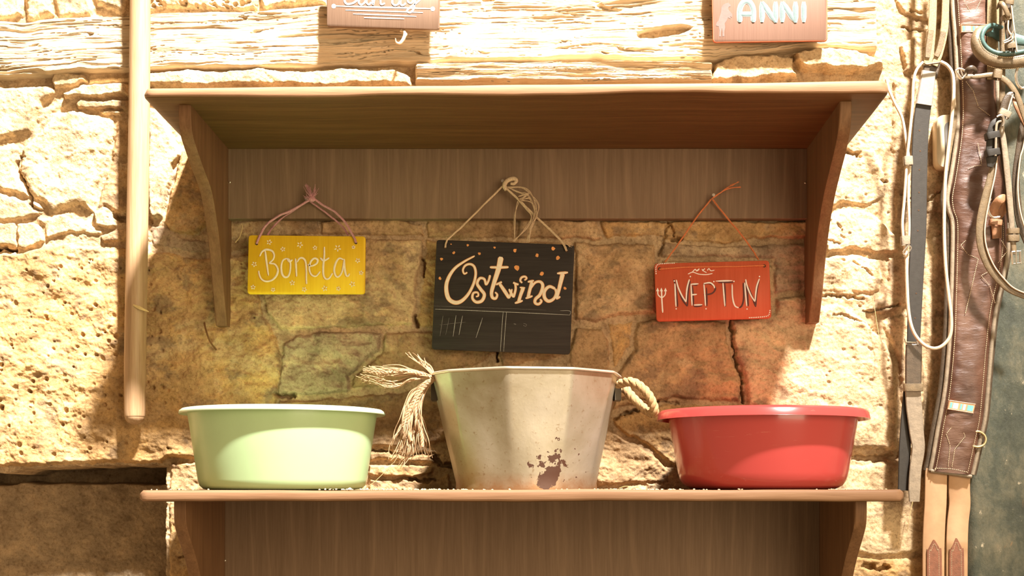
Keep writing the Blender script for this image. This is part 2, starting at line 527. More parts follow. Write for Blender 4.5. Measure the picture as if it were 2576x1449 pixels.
def polydist(X, Y, poly):
    """signed distance to a polygon, positive inside"""
    n = len(poly)
    d = np.full(X.shape, 1e9); inside = np.zeros(X.shape, bool)
    for i in range(n):
        x1, y1 = poly[i]; x2, y2 = poly[(i + 1) % n]
        ex, ey = x2 - x1, y2 - y1
        t = np.clip(((X - x1) * ex + (Y - y1) * ey) / (ex * ex + ey * ey + 1e-9), 0, 1)
        d = np.minimum(d, np.hypot(X - x1 - t * ex, Y - y1 - t * ey))
        c = ((y1 > Y) != (y2 > Y)) & (X < ex * (Y - y1) / (ey if ey else 1e-9) + x1)
        inside ^= c
    return np.where(inside, d, -d)
def linedist(X, Y, pts):
    d = np.full(X.shape, 1e9)
    for (x1, y1), (x2, y2) in zip(pts[:-1], pts[1:]):
        ex, ey = x2 - x1, y2 - y1
        t = np.clip(((X - x1) * ex + (Y - y1) * ey) / (ex * ex + ey * ey + 1e-9), 0, 1)
        d = np.minimum(d, np.hypot(X - x1 - t * ex, Y - y1 - t * ey))
    return d

def grid_mesh(name, P, mat, tint=None, parent=None, loc=(0, 0, 0)):
    """P: rows x cols x 3 world points"""
    h, w = P.shape[:2]
    me = bpy.data.meshes.new(name)
    V = (P.reshape(-1, 3) - np.array(loc)).astype(np.float32)
    idx = np.arange(h * w).reshape(h, w)
    q = np.stack([idx[:-1, :-1], idx[1:, :-1], idx[1:, 1:], idx[:-1, 1:]], -1).reshape(-1, 4)
    me.vertices.add(len(V)); me.vertices.foreach_set('co', V.ravel())
    me.loops.add(q.size); me.loops.foreach_set('vertex_index', q.ravel().astype(np.int32))
    me.polygons.add(len(q))
    me.polygons.foreach_set('loop_start', np.arange(0, q.size, 4, dtype=np.int32))
    me.update(calc_edges=True)
    me.polygons.foreach_set('use_smooth', np.ones(len(q), bool))
    if tint is not None:
        at = me.color_attributes.new('tint', 'FLOAT_COLOR', 'POINT')
        T = np.concatenate([tint.reshape(-1, 3), np.ones((h * w, 1))], 1).astype(np.float32)
        at.data.foreach_set('color', T.ravel())
    me.materials.append(mat)
    o = bpy.data.objects.new(name, me)
    o.location = loc
    COL.objects.link(o)
    return o

# ------------------------------------------------------------------ the stone wall
# colours of the sandstones
OCH, TAN, GRY, CRM, BRN, PLA = (0.60, 0.39, 0.185), (0.57, 0.385, 0.21), (0.46, 0.34, 0.23), (0.72, 0.55, 0.34), (0.46, 0.30, 0.16), (0.68, 0.51, 0.32)
# outline (photo pixels on the wall plane), height mm, edge radius px, roughness mm, colour
STONES = [
 ([(-60,-70),(60,-70),(68,20),(63,50),(-60,56)], 20, 14, 4, CRM),
 ([(69,-70),(124,-70),(134,12),(141,44),(118,54),(96,67),(70,56),(65,20)], 27, 18, 4, CRM),
 ([(128,-70),(216,-70),(236,18),(232,42),(146,50),(137,10)], 16, 14, 5, CRM),
 ([(222,-70),(326,-70),(322,30),(308,46),(286,34),(242,16)], 24, 16, 4, CRM),
 ([(330,-70),(648,-70),(654,12),(652,30),(562,31),(512,26),(470,20),(380,36),(330,40)], 20, 12, 7, CRM),
 ([(654,-70),(826,-70),(826,16),(702,24),(664,31),(655,8)], 26, 12, 5, CRM),
 ([(828,-70),(1288,-70),(1288,-6),(830,10)], 14, 12, 5, CRM),
 ([(1290,-70),(1560,-70),(1562,8),(1440,12),(1292,4)], 10, 10, 6, GRY),
 ([(-60,218),(60,216),(122,208),(150,226),(140,246),(112,262),(98,300),(84,338),(40,352),(-60,372)], 22, 18, 7, CRM),
 ([(140,184),(212,188),(226,206),(186,222),(138,226),(130,205)], 24, 8, 3, CRM),
 ([(226,196),(330,190),(330,210),(214,212)], 12, 6, 3, CRM),
 ([(160,238),(215,213),(330,212),(330,246),(196,250),(166,250)], 34, 8, 3, CRM),
 ([(188,262),(206,252),(330,254),(330,284),(240,274),(198,278)], 26, 7, 3, TAN),
 ([(244,276),(316,280),(310,294),(268,292)], 18, 6, 3, CRM),
 ([(100,330),(132,282),(190,276),(238,282),(290,300),(284,350),(270,402),(262,440),(236,534),(200,518),(170,530),(134,546),(116,534),(110,520),(80,498),(50,440),(56,380)], 24, 20, 9, CRM),
 ([(294,298),(330,290),(330,536),(290,540),(270,520),(240,536),(266,440),(276,400)], 10, 14, 6, TAN),
 ([(-60,380),(40,360),(50,380),(46,436),(60,454),(74,476),(78,500),(30,488),(-60,478)], 16, 14, 6, CRM),
 ([(82,500),(108,524),(112,532),(98,530),(82,522)], 22, 8, 2, CRM),
 ([(-60,484),(30,492),(70,507),(110,538),(102,546),(50,555),(-60,554)], 18, 10, 5, CRM),
 ([(-60,558),(42,560),(43,620),(-60,622)], 24, 6, 3, CRM),
 ([(47,564),(86,560),(106,572),(120,602),(118,607),(70,629),(48,625)], 18, 8, 4, CRM),
 ([(92,555),(130,548),(164,536),(200,558),(232,546),(240,524),(234,560),(262,580),(256,592),(180,590),(124,602),(108,572)], 12, 10, 5, CRM),
 ([(238,528),(262,524),(292,546),(298,572),(280,580),(242,566)], 22, 8, 3, CRM),
 ([(250,590),(330,572),(372,566),(372,600),(300,612),(256,612)], 14, 8, 4, TAN),
 ([(372,270),(400,275),(452,370),(458,392),(440,420),(428,470),(412,548),(388,552),(376,530),(372,400)], 24, 9, 5, CRM),
 ([(456,380),(520,380),(540,470),(530,560),(500,590),(430,586),(414,560),(432,470)], 22, 12, 6, OCH),
 ([(376,560),(420,570),(470,600),(530,604),(560,620),(520,640),(380,622)], 10, 10, 5, GRY),
 ([(-60,636),(60,634),(124,612),(250,618),(380,628),(520,646),(640,640),(650,720),(664,800),(700,850),(712,900),(704,1005),(700,1130),(620,1158),(430,1152),(410,1166),(200,1168),(-60,1176)], 20, 14, 9, OCH),
 ([(562,552),(800,548),(806,592),(660,600),(640,634),(560,640)], 10, 8, 6, BRN),
 ([(806,552),(916,550),(1000,552),(1062,566),(1070,596),(910,596),(808,592)], 14, 8, 5, TAN),
 ([(646,604),(910,602),(1066,604),(1060,660),(1050,720),(1040,822),(860,826),(704,828),(672,790),(656,720)], 18, 8, 6, TAN),
 ([(1070,602),(1120,606),(1110,700),(1098,826),(1046,826),(1056,720)], 8, 8, 6, OCH),
 ([(712,860),(746,838),(820,832),(900,834),(962,842),(954,882),(884,946),(886,984),(760,994),(698,1002),(706,930)], 22, 10, 11, GRY),
 ([(966,838),(1090,834),(1170,838),(1250,884),(1196,926),(1090,938),(1010,968),(890,978),(892,948),(958,888)], 12, 10, 7, BRN),
 ([(1072,548),(1300,552),(1302,590),(1300,604),(1074,600)], 12, 8, 7, BRN),
 ([(1304,552),(1500,556),(1520,600),(1440,606),(1304,602)], 18, 8, 6, TAN),
 ([(1118,608),(1440,608),(1444,720),(1440,830),(1110,830)], 14, 12, 6, TAN),
 ([(1110,836),(1420,836),(1440,890),(1260,930),(1252,884)], 10, 12, 6, BRN),
 ([(1444,608),(1650,616),(1654,700),(1652,796),(1560,800),(1500,814),(1446,806)], 20, 12, 6, TAN),
 ([(1448,820),(1520,826),(1534,856),(1536,930),(1500,940),(1430,940),(1430,880)], 14, 10, 5, TAN),
 ([(1528,816),(1596,806),(1588,870),(1552,924),(1542,930),(1540,856)], 8, 8, 5, OCH),
 ([(1604,812),(1650,802),(1826,808),(1832,860),(1858,930),(1864,968),(1860,1012),(1700,1006),(1580,1022),(1540,1032),(1552,940),(1592,880)], 20, 14, 6, TAN),
 ([(1504,556),(2040,556),(2040,596),(1900,604),(1822,618),(1690,604),(1660,596),(1526,600)], 18, 8, 7, OCH),
 ([(1660,604),(1820,622),(1930,614),(2046,604),(2050,730),(1944,744),(1942,650),(1664,652)], 12, 10, 7, GRY),
 ([(1664,656),(1940,660),(1940,760),(1846,800),(1658,796)], 14, 10, 6, TAN),
 ([(1836,806),(1944,786),(1950,750),(2052,738),(2070,770),(2100,760),(2160,790),(2218,836),(2250,920),(2262,1060),(2258,1136),(2160,1136),(2060,1120),(1876,1020),(1870,968),(1862,926),(1838,862)], 24, 16, 7, CRM),
 ([(1530,1046),(1600,1030),(1700,1014),(1860,1020),(2050,1128),(2050,1240),(1800,1242),(1700,1180),(1560,1080)], 16, 12, 8, OCH),
 ([(1500,1060),(1560,1090),(1690,1180),(1690,1216),(1500,1226)], 14, 10, 9, TAN),
 ([(704,1008),(860,996),(1000,986),(1130,950),(1160,1000),(1160,1112),(940,1132),(704,1134)], 14, 12, 9, BRN),
 ([(926,1140),(1090,1138),(1094,1166),(1020,1160),(930,1164)], 16, 8, 5, TAN),
 ([(930,1168),(1092,1172),(1086,1192),(1040,1204),(930,1196)], 20, 6, 5, OCH),
 ([(930,1200),(1080,1208),(1130,1196),(1140,1250),(926,1250)], 12, 8, 5, TAN),
 ([(1166,950),(1530,950),(1528,1230),(1166,1230)], 10, 14, 6, TAN),
 ([(430,1160),(500,1158),(700,1148),(920,1140),(920,1250),(470,1250),(426,1236)], 16, 10, 7, TAN),
 ([(2030,380),(2110,392),(2200,372),(2232,440),(2226,500),(2180,520),(2120,512),(2060,530)], 16, 12, 8, CRM),
 ([(2060,536),(2130,520),(2186,530),(2250,590),(2262,634),(2204,640),(2150,628),(2080,640)], 20, 10, 9, CRM),
 ([(2054,646),(2150,636),(2206,648),(2224,700),(2196,744),(2056,736)], 14, 12, 8, CRM),
 ([(2224,640),(2300,640),(2300,760),(2214,796),(2170,776),(2206,744),(2230,700)], 16, 12, 5, PLA),
 ([(2216,804),(2310,768),(2330,1000),(2320,1140),(2268,1136),(2266,1040),(2256,918)], 12, 12, 4, PLA),
 ([(2140,1172),(2262,1160),(2330,1160),(2336,1380),(2240,1400),(2080,1396),(2080,1260)], 18, 14, 6, CRM),
 ([(2080,1404),(2330,1396),(2330,1560),(2080,1560)], 16, 10, 6, OCH),
 ([(1990,140),(2060,130),(2140,136),(2218,160),(2222,184),(2160,190),(2010,186),(1988,166)], 62, 12, 5, CRM),
 ([(1790,170),(1840,148),(1900,146),(1992,150),(1992,186),(2010,200),(1900,215),(1780,215)], 50, 10, 4, CRM),
 ([(340,186),(700,180),(1000,180),(1040,200),(1040,225),(340,225)], 44, 10, 7, CRM),
 ([(426,1256),(562,1256),(566,1560),(426,1560)], 12, 8, 7, OCH),
 ([(570,1256),(2070,1256),(2070,1560),(570,1560)], 0, 8, 4, TAN),
 ([(2262,118),(2330,70),(2390,74),(2390,150),(2330,180),(2270,186)], 15, 10, 3, PLA),
 ([(2230,-70),(2470,-70),(2470,58),(2330,60),(2262,30),(2246,-10)], 12, 10, 3, PLA),
 ([(2240,196),(2470,190),(2470,560),(2340,540),(2250,580),(2240,440)], 10, 16, 3, PLA),
 ([(2308,560),(2470,566),(2470,1240),(2340,1240),(2330,1000),(2316,760)], 9, 14, 3, PLA),
]
rs = random.Random(3)
def courses(x0, x1, y0, y1):
    y = y0
    while y < y1 - 20:
        hgt = min(rs.uniform(95, 190), y1 - y)
        x = x0
        while x < x1 - 20:
            wd = min(rs.uniform(140, 420), x1 - x)
            j = lambda: rs.uniform(-8, 8)
            STONES.append(([(x + 5 + j(), y + 5 + j()), (x + wd - 5 + j(), y + 5 + j()), (x + wd - 5 + j(), y + hgt - 5 + j()), (x + 5 + j(), y + hgt - 5 + j())],
                           rs.uniform(8, 24), 12, 6, rs.choice([CRM, TAN, OCH, TAN])))
            x += wd
        y += hgt
courses(-900, -65, -600, 2300); courses(-65, 3500, -600, -72); courses(-65, 3500, 1565, 2300); courses(2560, 3500, -72, 1565)

CRACKS = [   # polyline, half width px, depth mm
 ([(1835,806),(1846,860),(1852,900),(1862,940),(1866,1012)], 3.5, 22),
 ([(1545,1050),(1590,1034),(1640,1018),(1652,1012)], 4, 20),
 ([(1530,1008),(1580,1000),(1700,1016)], 2.5, 10),
 ([(2170,780),(2200,782),(2262,762)], 2, 12),
 ([(-60,627),(0,627),(44,627)], 4, 45), ([(72,400),(50,400),(46,430),(60,452),(76,478),(80,520)], 2.5, 14),
 ([(2140,1152),(2200,1158),(2262,1150)], 9, 16),
 ([(1090,1150),(1110,1172),(1150,1176)], 7, 26), ([(930,1136),(1010,1144),(1050,1136),(1100,1140)], 3.5, 16),
 ([(1030,1206),(1060,1214),(1086,1208)], 6, 18),
 ([(1660,646),(1680,560),(1700,590)], 3, 12), ([(1690,600),(1716,598)], 5, 26),
 ([(1250,880),(1252,905)], 5, 26), ([(1040,800),(1050,825)], 5, 22), ([(1062,648),(1064,690)], 3.5, 20),
 ([(290,545),(322,552),(372,552)], 10, 24), ([(1880,760),(1890,762)], 4, 12),
 ([(2130,380),(2160,388)], 7, 22), ([(2215,455),(2232,460)], 4, 12), ([(700,996),(740,998)], 5, 22),
 ([(1490,935),(1500,960)], 4, 14), ([(2278,500),(2340,500),(2365,480),(2400,455)], 2.5, 8),
 ([(2330,600),(2375,590),(2400,560)], 1.8, 6), ([(2290,30),(2320,36)], 3, 8), ([(2270,70),(2300,78),(2330,76)], 2.5, 8),
 ([(2080,600),(2110,616)], 2, 9), ([(2100,560),(2116,580),(2120,600)], 1.6, 8), ([(2150,655),(2190,690)], 1.8, 8),
 ([(2066,748),(2120,744),(2170,752)], 3, 12), ([(2090,790),(2140,800),(2180,812),(2200,830)], 2, 8),
 ([(455,1405),(480,1402)], 3, 10), ([(2180,1424),(2192,1424)], 10, 25), ([(2215,1428),(2232,1426)], 9, 22),
]
def build_wall():
    def axis(lo, a, b, hi, fine, coarse):
        return np.concatenate([np.arange(lo, a, coarse), np.arange(a, b, fine), np.arange(b, hi + coarse, coarse)])
    gx = axis(-900, -30, 2600, 3500, 2.2, 10)
    gy = axis(-600, -30, 1480, 2300, 2.2, 10)
    X, Y = np.meshgrid(gx, gy)
    wx = X + 7 * fbm(X / 60, Y / 60, 3, 11) + 3.0 * fbm(X / 13, Y / 13, 3, 12)
    wy = Y + 7 * fbm(X / 60, Y / 60, 3, 21) + 3.0 * fbm(X / 13, Y / 13, 3, 22)
    H = 0.5 + 4.5 * (1 - 0.65 * sstep(2190, 2260, X)) * fbm(X / 26, Y / 22, 5, 31, 0.6)            # rubble and mortar between the stones, mm
    T = np.empty(X.shape + (3,)); T[:] = (0.57, 0.42, 0.26)
    for i, (poly, h, e, rg, c) in enumerate(STONES):
        x0 = min(p[0] for p in poly) - 25; x1 = max(p[0] for p in poly) + 25
        y0 = min(p[1] for p in poly) - 25; y1 = max(p[1] for p in poly) + 25
        i0, i1 = np.searchsorted(gx, x0), np.searchsorted(gx, x1)
        j0, j1 = np.searchsorted(gy, y0), np.searchsorted(gy, y1)
        if i1 <= i0 or j1 <= j0: continue
        sl = (slice(j0, j1), slice(i0, i1))
        x, y = wx[sl], wy[sl]
        d = polydist(x, y, poly)
        cx, cy = np.mean([p[0] for p in poly]), np.mean([p[1] for p in poly])
        prof = 1 - (1 - np.clip(d / e, 0, 1)) ** 2.4
        n1 = fbm(X[sl] / 75, Y[sl] / 60, 4, 100 + i, 0.55)
        strata = ridged(X[sl] / 90 + 0.3 * n1, Y[sl] / 26 + 0.8 * n1, 4, 300 + i) - 0.55
        ledge = np.floor((n1 + 1) * 5 + fbm(X[sl] / 30, Y[sl] / 30, 3, 400 + i) * 0.5) / 5 - 1     # spalled facets
        hh = h * 0.6 + rg * (0.55 if c is CRM else 0.8) * (0.75 * n1 + 0.55 * strata + 0.55 * ledge) + ((x - cx) * rs.uniform(-0.012, 0.012) + (y - cy) * rs.uniform(-0.02, 0.015))
        val = -7 + (hh + 7) * prof
        m = (d > 0) & (val > H[sl])
        H[sl] = np.where(m, val, H[sl])
        # tint: stone colour with drifting stain patches of its own
        p1 = sstep(0.05, 0.45, fbm(X[sl] / 95, Y[sl] / 70, 5, 500 + i, 0.6))[..., None]
        p2 = sstep(0.12, 0.40, fbm(X[sl] / 60, Y[sl] / 45, 5, 700 + i, 0.65))[..., None]
        base = np.array(c) * (1 + 0.10 * rs.uniform(-1, 1))
        col = base * (1 - p1) + (0.5 * base + 0.5 * np.array(CRM)) * p1
        col = col * (1 - 0.6 * p2) + np.array((0.25, 0.18, 0.12)) * 0.6 * p2
        if c is OCH:
            p3 = sstep(0.1, 0.4, fbm(X[sl] / 40, Y[sl] / 40, 4, 900 + i, 0.6))[..., None]
            col = col * (1 - 0.3 * p3) + np.array((0.72, 0.43, 0.15)) * 0.3 * p3
        T[sl] = np.where(m[..., None], col, T[sl])
    for pts, w, dep in CRACKS:
        x0 = min(p[0] for p in pts) - 30; x1 = max(p[0] for p in pts) + 30
        y0 = min(p[1] for p in pts) - 30; y1 = max(p[1] for p in pts) + 30
        i0, i1 = np.searchsorted(gx, x0), np.searchsorted(gx, x1); j0, j1 = np.searchsorted(gy, y0), np.searchsorted(gy, y1)
        sl = (slice(j0, j1), slice(i0, i1))
        d = linedist(wx[sl] + 5 * fbm(X[sl] / 11, Y[sl] / 11, 3, 61), wy[sl] + 5 * fbm(X[sl] / 11, Y[sl] / 11, 3, 62), pts) * (1 + 0.7 * fbm(X[sl] / 16, Y[sl] / 16, 3, 63))
        H[sl] -= dep * (1 - sstep(w * 0.3, w * 1.25, d))
    # weathering pits in the big block at the left
    rp = random.Random(5)
    pits = []
    for _ in range(170):
        pits.append((rp.uniform(-40, 440) if rp.random() < .8 else rp.uniform(0, 650), rp.uniform(650, 1150), rp.uniform(2.2, 7.0) * rp.uniform(0.6, 1.15), rp.uniform(0.6, 1.3), rp.uniform(3, 9)))
    for _ in range(60):
        pits.append((rp.uniform(380, 650), rp.uniform(-20, 28), rp.uniform(3, 9), rp.uniform(0.5, 1.0), rp.uniform(4, 8)))
    for _ in range(50):
        pits.append((rp.uniform(2060, 2300), rp.uniform(380, 1130), rp.uniform(2.5, 6), rp.uniform(0.4, 1.0), rp.uniform(2, 5)))
    for (cx, cy, r, k, dep) in pits:
        i0, i1 = np.searchsorted(gx, cx - 3 * r), np.searchsorted(gx, cx + 3 * r); j0, j1 = np.searchsorted(gy, cy - 3 * r), np.searchsorted(gy, cy + 3 * r)
        sl = (slice(j0, j1), slice(i0, i1))
        ang = 0.5 * math.sin(cx)
        u = (X[sl] - cx) * math.cos(ang) + (Y[sl] - cy) * math.sin(ang); v = -(X[sl] - cx) * math.sin(ang) + (Y[sl] - cy) * math.cos(ang)
        d = np.hypot(u, v / k)
        H[sl] -= dep * (1 - sstep(r * 0.55, r * 1.15, d))
    # niche at the lower left: deep slot over a set-back slab
    inn = polydist(wx, wy, [(-240, 1186), (-40, 1182), (30, 1190), (60, 1178), (200, 1172), (418, 1170), (416, 1700), (-240, 1700)])
    slab_top = 1216 + 6 * fbm(X / 50, Y * 0 + 3, 3, 77)
    slab = sstep(-3, 3, Y - slab_top)
    nh = -210 * (1 - slab) + (-125 + 5 * fbm(X / 70, Y / 50, 5, 78, 0.6)) * slab
    k = sstep(-1, 2.5, inn)
    H = H * (1 - k) + nh * k
    sc = np.array((0.36, 0.27, 0.17)) * (1 + 0.25 * fbm(X / 60, Y / 45, 5, 79, 0.65))[..., None]
    T = T * (1 - k[..., None]) + sc * k[..., None]
    H += 1.3 * fbm(X / 9, Y / 9, 3, 55, 0.6) + 1.6 * fbm(X / 30, Y / 30, 3, 56)
    # keep it clear of what is fixed to it
    back = (X > 574) & (X < 2040) & (Y > 340) & (Y < 552)
    H = np.where(back, np.minimum(H, 8), H)
    s = DIST / F
    P = np.stack([(X - VX) * s, -H * 0.001, EYE + (VY - Y) * s], -1)
    o = grid_mesh('wall_back', P, M['stone'], T)
    tag(o, 'rough sandstone block wall with mortar joints, pits and a dark niche', None, None, 'structure')
build_wall()

def timber(name, label, top, bot, x0, x1, depth, label_cat, seed, cavities=()):
    gx = np.arange(x0, x1, 2.2); gv = np.linspace(0, 1, 110)
    U, V = np.meshgrid(gx, gv)
    ty = np.interp(gx, [p[0] for p in top], [p[1] for p in top]); by = np.interp(gx, [p[0] for p in bot], [p[1] for p in bot])
    by = by + 3 * fbm(gx / 30, gx * 0, 4, seed + 5); ty = ty + 2 * fbm(gx / 40, gx * 0, 4, seed + 6)
    Yp = ty + (by - ty) * V
    bend = V * 6 + 0.35 * fbm(U / 260, V * 3, 3, seed)
    r1 = 1 - ridged(U / 330, bend * 1.7, 3, seed + 1)
    r2 = ridged(U / 260, bend * 7, 4, seed + 2)
    grv = np.abs(vn(U / 420 + 3, bend * 1.9 + 0.45 * vn(U / 60, V * 4, seed + 9), seed + 3) - 0.5)
    H = depth + 9 * fbm(U / 180, V * 3, 3, seed + 4) - 10 * (1 - sstep(0.0, 0.03, grv)) * sstep(0.45, 0.6, vn(U / 150, V * 7, seed + 8)) + 3.5 * (r2 - 0.5) - 3 * r1
    grv2 = np.abs(vn(U / 260 + 3, bend * 5.5 + 0.3 * vn(U / 30, V * 9, seed + 19), seed + 13) - 0.5)
    H -= 5 * (1 - sstep(0.0, 0.05, grv2)) * sstep(0.45, 0.6, vn(U / 80, V * 12, seed + 18))
    edge = np.minimum(V / 0.06, (1 - V) / 0.07)
    H = -12 + (H + 12) * (1 - (1 - np.clip(edge, 0, 1)) ** 2.6)
    endd = np.clip(np.minimum((x1 - U) / 12.0, (U - x0) / 12.0 + (1 if x0 < -50 else 0)), 0, 1)
    H = -12 + (H + 12) * (1 - (1 - endd) ** 3)
    for (cx, cy, rx, ry, dep) in cavities:
        d = np.hypot((U - cx + 4 * fbm(U / 14, Yp / 10, 3, seed)) / rx, (Yp - cy + 0.12 * (U - cx) + 3 * fbm(U / 20, Yp / 10, 3, seed + 1)) / ry)
        H -= dep * (1 - sstep(0.7, 1.1, d))
    s = DIST / F
    P = np.stack([(U - VX) * s, -H * 0.001, EYE + (VY - Yp) * s], -1)
    o = grid_mesh(name, P, M['beam'])
    return tag(o, label, label_cat)
timber('wooden_beam', 'long pale cracked timber beam set in the wall above the upper shelf',
       [(-900, 66), (0, 56), (70, 62), (150, 50), (250, 45), (330, 42), (480, 33), (660, 33), (800, 20), (1000, 10), (1290, 4), (1500, 2), (1700, -22), (2207, -60)],
       [(-900, 196), (0, 206), (140, 198), (220, 188), (330, 186), (450, 182), (700, 180), (1000, 172), (1300, 164), (1480, 154), (1600, 160), (1790, 162), (1860, 152), (1920, 148), (2000, 134), (2100, 130), (2160, 138), (2207, 134)],
       -900, 2206, 24, 'beam', 40, [(1668, 88, 66, 13, 34), (1700, 84, 34, 7, 25), (1230, 10, 16, 22, 12)])
timber('old_plank', 'short pale split plank wedged in under the timber beam just above the shelf',
       [(1000, 172), (1300, 168), (1640, 166), (1800, 172)], [(1000, 216), (1800, 216)], 1044, 1792, 36, 'plank', 90)

# ------------------------------------------------------------------ painted door at the right edge
dm = MB()
x0 = W(2428, 0, -0.02)[0]
nz, nx = 90, 30
rows = []
zs = np.linspace(EYE - 0.9, EYE + 1.4, 200); xs = np.linspace(x0, x0 + 0.62, 60)
XX, ZZ = np.meshgrid(xs, zs)
hh = 0.001 * fbm(XX * 60, ZZ * 30, 4, 5) + 0.0012 * fbm(XX * 160, ZZ * 90, 3, 9)
seam = np.minimum.reduce([np.abs(XX - x0 - q) for q in (0.075, 0.21, 0.35, 0.49)])
hh -= 0.004 * (1 - sstep(0.0005, 0.004, seam))
hh -= 0.03 * (1 - sstep(0.0, 0.006, XX - x0))
d_o = grid_mesh('door_1', np.stack([XX, -0.026 - hh, ZZ], -1)[::-1], M['peel'])
tag(d_o, 'weathered boards with peeling dark green paint behind the hanging tack', None, None, 'structure')

# ------------------------------------------------------------------ shelves
def board(name, parent, xl, xr, yf, yb, zf_l, zf_r, zb, th, seed, mat):
    """plank with a wavy hand-planed front edge"""
    n = 150
    mb = MB()
    xs = np.linspace(xl, xr, n)
    wv = fbm(xs * 3.4, xs * 0 + seed, 3, seed); wv2 = fbm(xs * 5.1, xs * 0 + seed + 4, 3, seed + 9)
    prev = None
    vs, fs = [], []
    for i, x in enumerate(xs):
        t = (x - xl) / (xr - xl)
        zf = zf_l + (zf_r - zf_l) * t
        e = min(x - xl, xr - x)
        rnd = 0.016 * (1 - math.sqrt(max(0, 1 - (1 - min(1, e / 0.016)) ** 2))) if e < 0.016 else 0     # rounded plan corners
        ez = 0.004 * (1 - min(1, e / 0.006)) ** 2
        f = yf + rnd + 0.0025 * wv[i]
        b0 = zf + 0.0035 * wv2[i] + ez
        t0 = zf + th + 0.003 * wv[i] - ez
        zb0, zt0 = zb + ez, zb + th - ez
        sec = [(f + 0.006, b0), (f + 0.0018, b0 + 0.0015), (f, b0 + 0.005), (f, t0 - 0.005), (f + 0.0018, t0 - 0.0015), (f + 0.006, t0),
               (f + 0.1, (t0 * 2 + zt0) / 3), (yb, zt0), (yb, zb0), (f + 0.1, (b0 * 2 + zb0) / 3)]
        vs += [(x, a, c) for a, c in sec]
    m = 10
    for i in range(n - 1):
        for k in range(m):
            a, b = i * m + k, i * m + (k + 1) % m
            fs.append((a, b, b + m, a + m))
    fs.append(tuple(range(m))[::-1]); fs.append(tuple(range((n - 1) * m, n * m)))
    o = mb.add(vs, fs).build(name, mat, parent, 50)
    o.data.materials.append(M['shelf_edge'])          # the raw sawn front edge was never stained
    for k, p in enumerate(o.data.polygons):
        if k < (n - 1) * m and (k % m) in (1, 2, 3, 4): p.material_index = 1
    return o

def bracket(parent, x0, x1, prof, yb, zt_off=0.0):
    """prof: (y, z) of the sawn front curve from top to bottom"""
    mb = MB()
    P = cr(prof, 5)
    poly = [(p[0], p[1] + zt_off * 0) for p in P] + [(yb, P[-1][1]), (yb, P[0][1])]
    n = len(poly)
    b = 0.0015
    vs = []
    cy = sum(p[0] for p in poly) / n
    for (x, bb) in ((x0, b), (x0 + b, 0), (x1 - b, 0), (x1, b)):
        for (y, z) in poly:
            vs.append((x, y + (bb if y < yb - 0.01 else 0), z))
    fs = []
    for j in range(3):
        for k in range(n):
            a, c = j * n + k, j * n + (k + 1) % n
            fs.append((a, c, c + n, a + n))
    mb.add(vs, fs)
    # side faces as strips from the curve to the back edge
    m = len(P)
    for j in (0, 3):
        x = x0 if j == 0 else x1
        v2, f2 = [], []
        for (y, z) in P:
            v2 += [(x, y + b, z), (x, yb, z)]
        for k in range(m - 1):
            f2.append((2 * k, 2 * k + 1, 2 * k + 3, 2 * k + 2))
        mb.add(v2, f2)
    return mb.build('bracket', M['bracket'], parent, 40)

def E(z): return EYE + z
up = thing('wall_shelf', 'upper brown wooden shelf, empty on top, above the three hanging name boards', 'shelf', (-0.034, -0.15, E(0.66)))
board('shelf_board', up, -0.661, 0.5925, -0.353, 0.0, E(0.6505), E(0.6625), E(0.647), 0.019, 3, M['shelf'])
PU = [(-0.31, .652), (-0.309, .630), (-0.298, .605), (-0.266, .586), (-0.222, .565), (-0.16, .536), (-0.113, .478), (-0.089, .429), (-0.067, .371), (-0.040, .308)]
PR = [(-0.31, .662), (-0.309, .640), (-0.298, .610), (-0.266, .582), (-0.225, .556), (-0.175, .520), (-0.13, .470), (-0.098, .415), (-0.075, .365), (-0.045, .314)]
bracket(up, -0.611, -0.590, [(y, E(z)) for y, z in PU], 0.0)
bracket(up, 0.517, 0.5375, [(y, E(z)) for y, z in PR], 0.0)
pm = MB(); pm.box(-0.5905, 0.5175, -0.030, -0.006, EYE + (VY - 550) * S(-0.03), E(0.648), 0.001)
pm.build('back_panel', M['panel'], up)

lo = thing('wall_shelf', 'lower brown wooden shelf carrying the two basins and the metal tub', 'shelf', (-0.025, -0.15, E(-0.02)))
ZT = -0.0046                      # top of the lower board below eye level
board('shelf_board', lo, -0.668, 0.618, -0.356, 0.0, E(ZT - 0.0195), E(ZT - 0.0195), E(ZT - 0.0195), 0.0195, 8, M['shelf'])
PL = [(-0.318, -.022), (-0.3175, -.045), (-0.312, -.066), (-0.290, -.088), (-0.255, -.118), (-0.225, -.150), (-0.195, -.19), (-0.15, -.26), (-0.10, -.32), (-0.05, -.36)]
xl0 = (437 - VX) * S(-0.318); xr1 = (2181 - VX) * S(-0.318)
bracket(lo, xl0, xl0 + 0.0205, [(y, E(z)) for y, z in PL], 0.0)
bracket(lo, xr1 - 0.0205, xr1, [(y, E(z)) for y, z in PL], 0.0)
pm = MB(); pm.box(xl0 + 0.020, xr1 - 0.020, -0.030, -0.006, E(-0.20), E(ZT - 0.019), 0.001)
pm.build('back_panel', M['panel'], lo)
# screw heads
for (px, py, par) in ((578, 458, up), (2026, 460, up), (566, 1410, lo)):
    sm = MB(); c = W(px, py, -0.0305)
    sm.ball(c, 0.0022, 1, 0.5, 1, 10); sm.build('screw', M['chrome'], par)

# ------------------------------------------------------------------ basins and tub
def basin(name, label, px, prof, cy, mat, h):
    cx = (px - VX) * S(cy)
    t = thing(name, label, 'basin', (cx, cy, E(ZT)))
    return t, cx
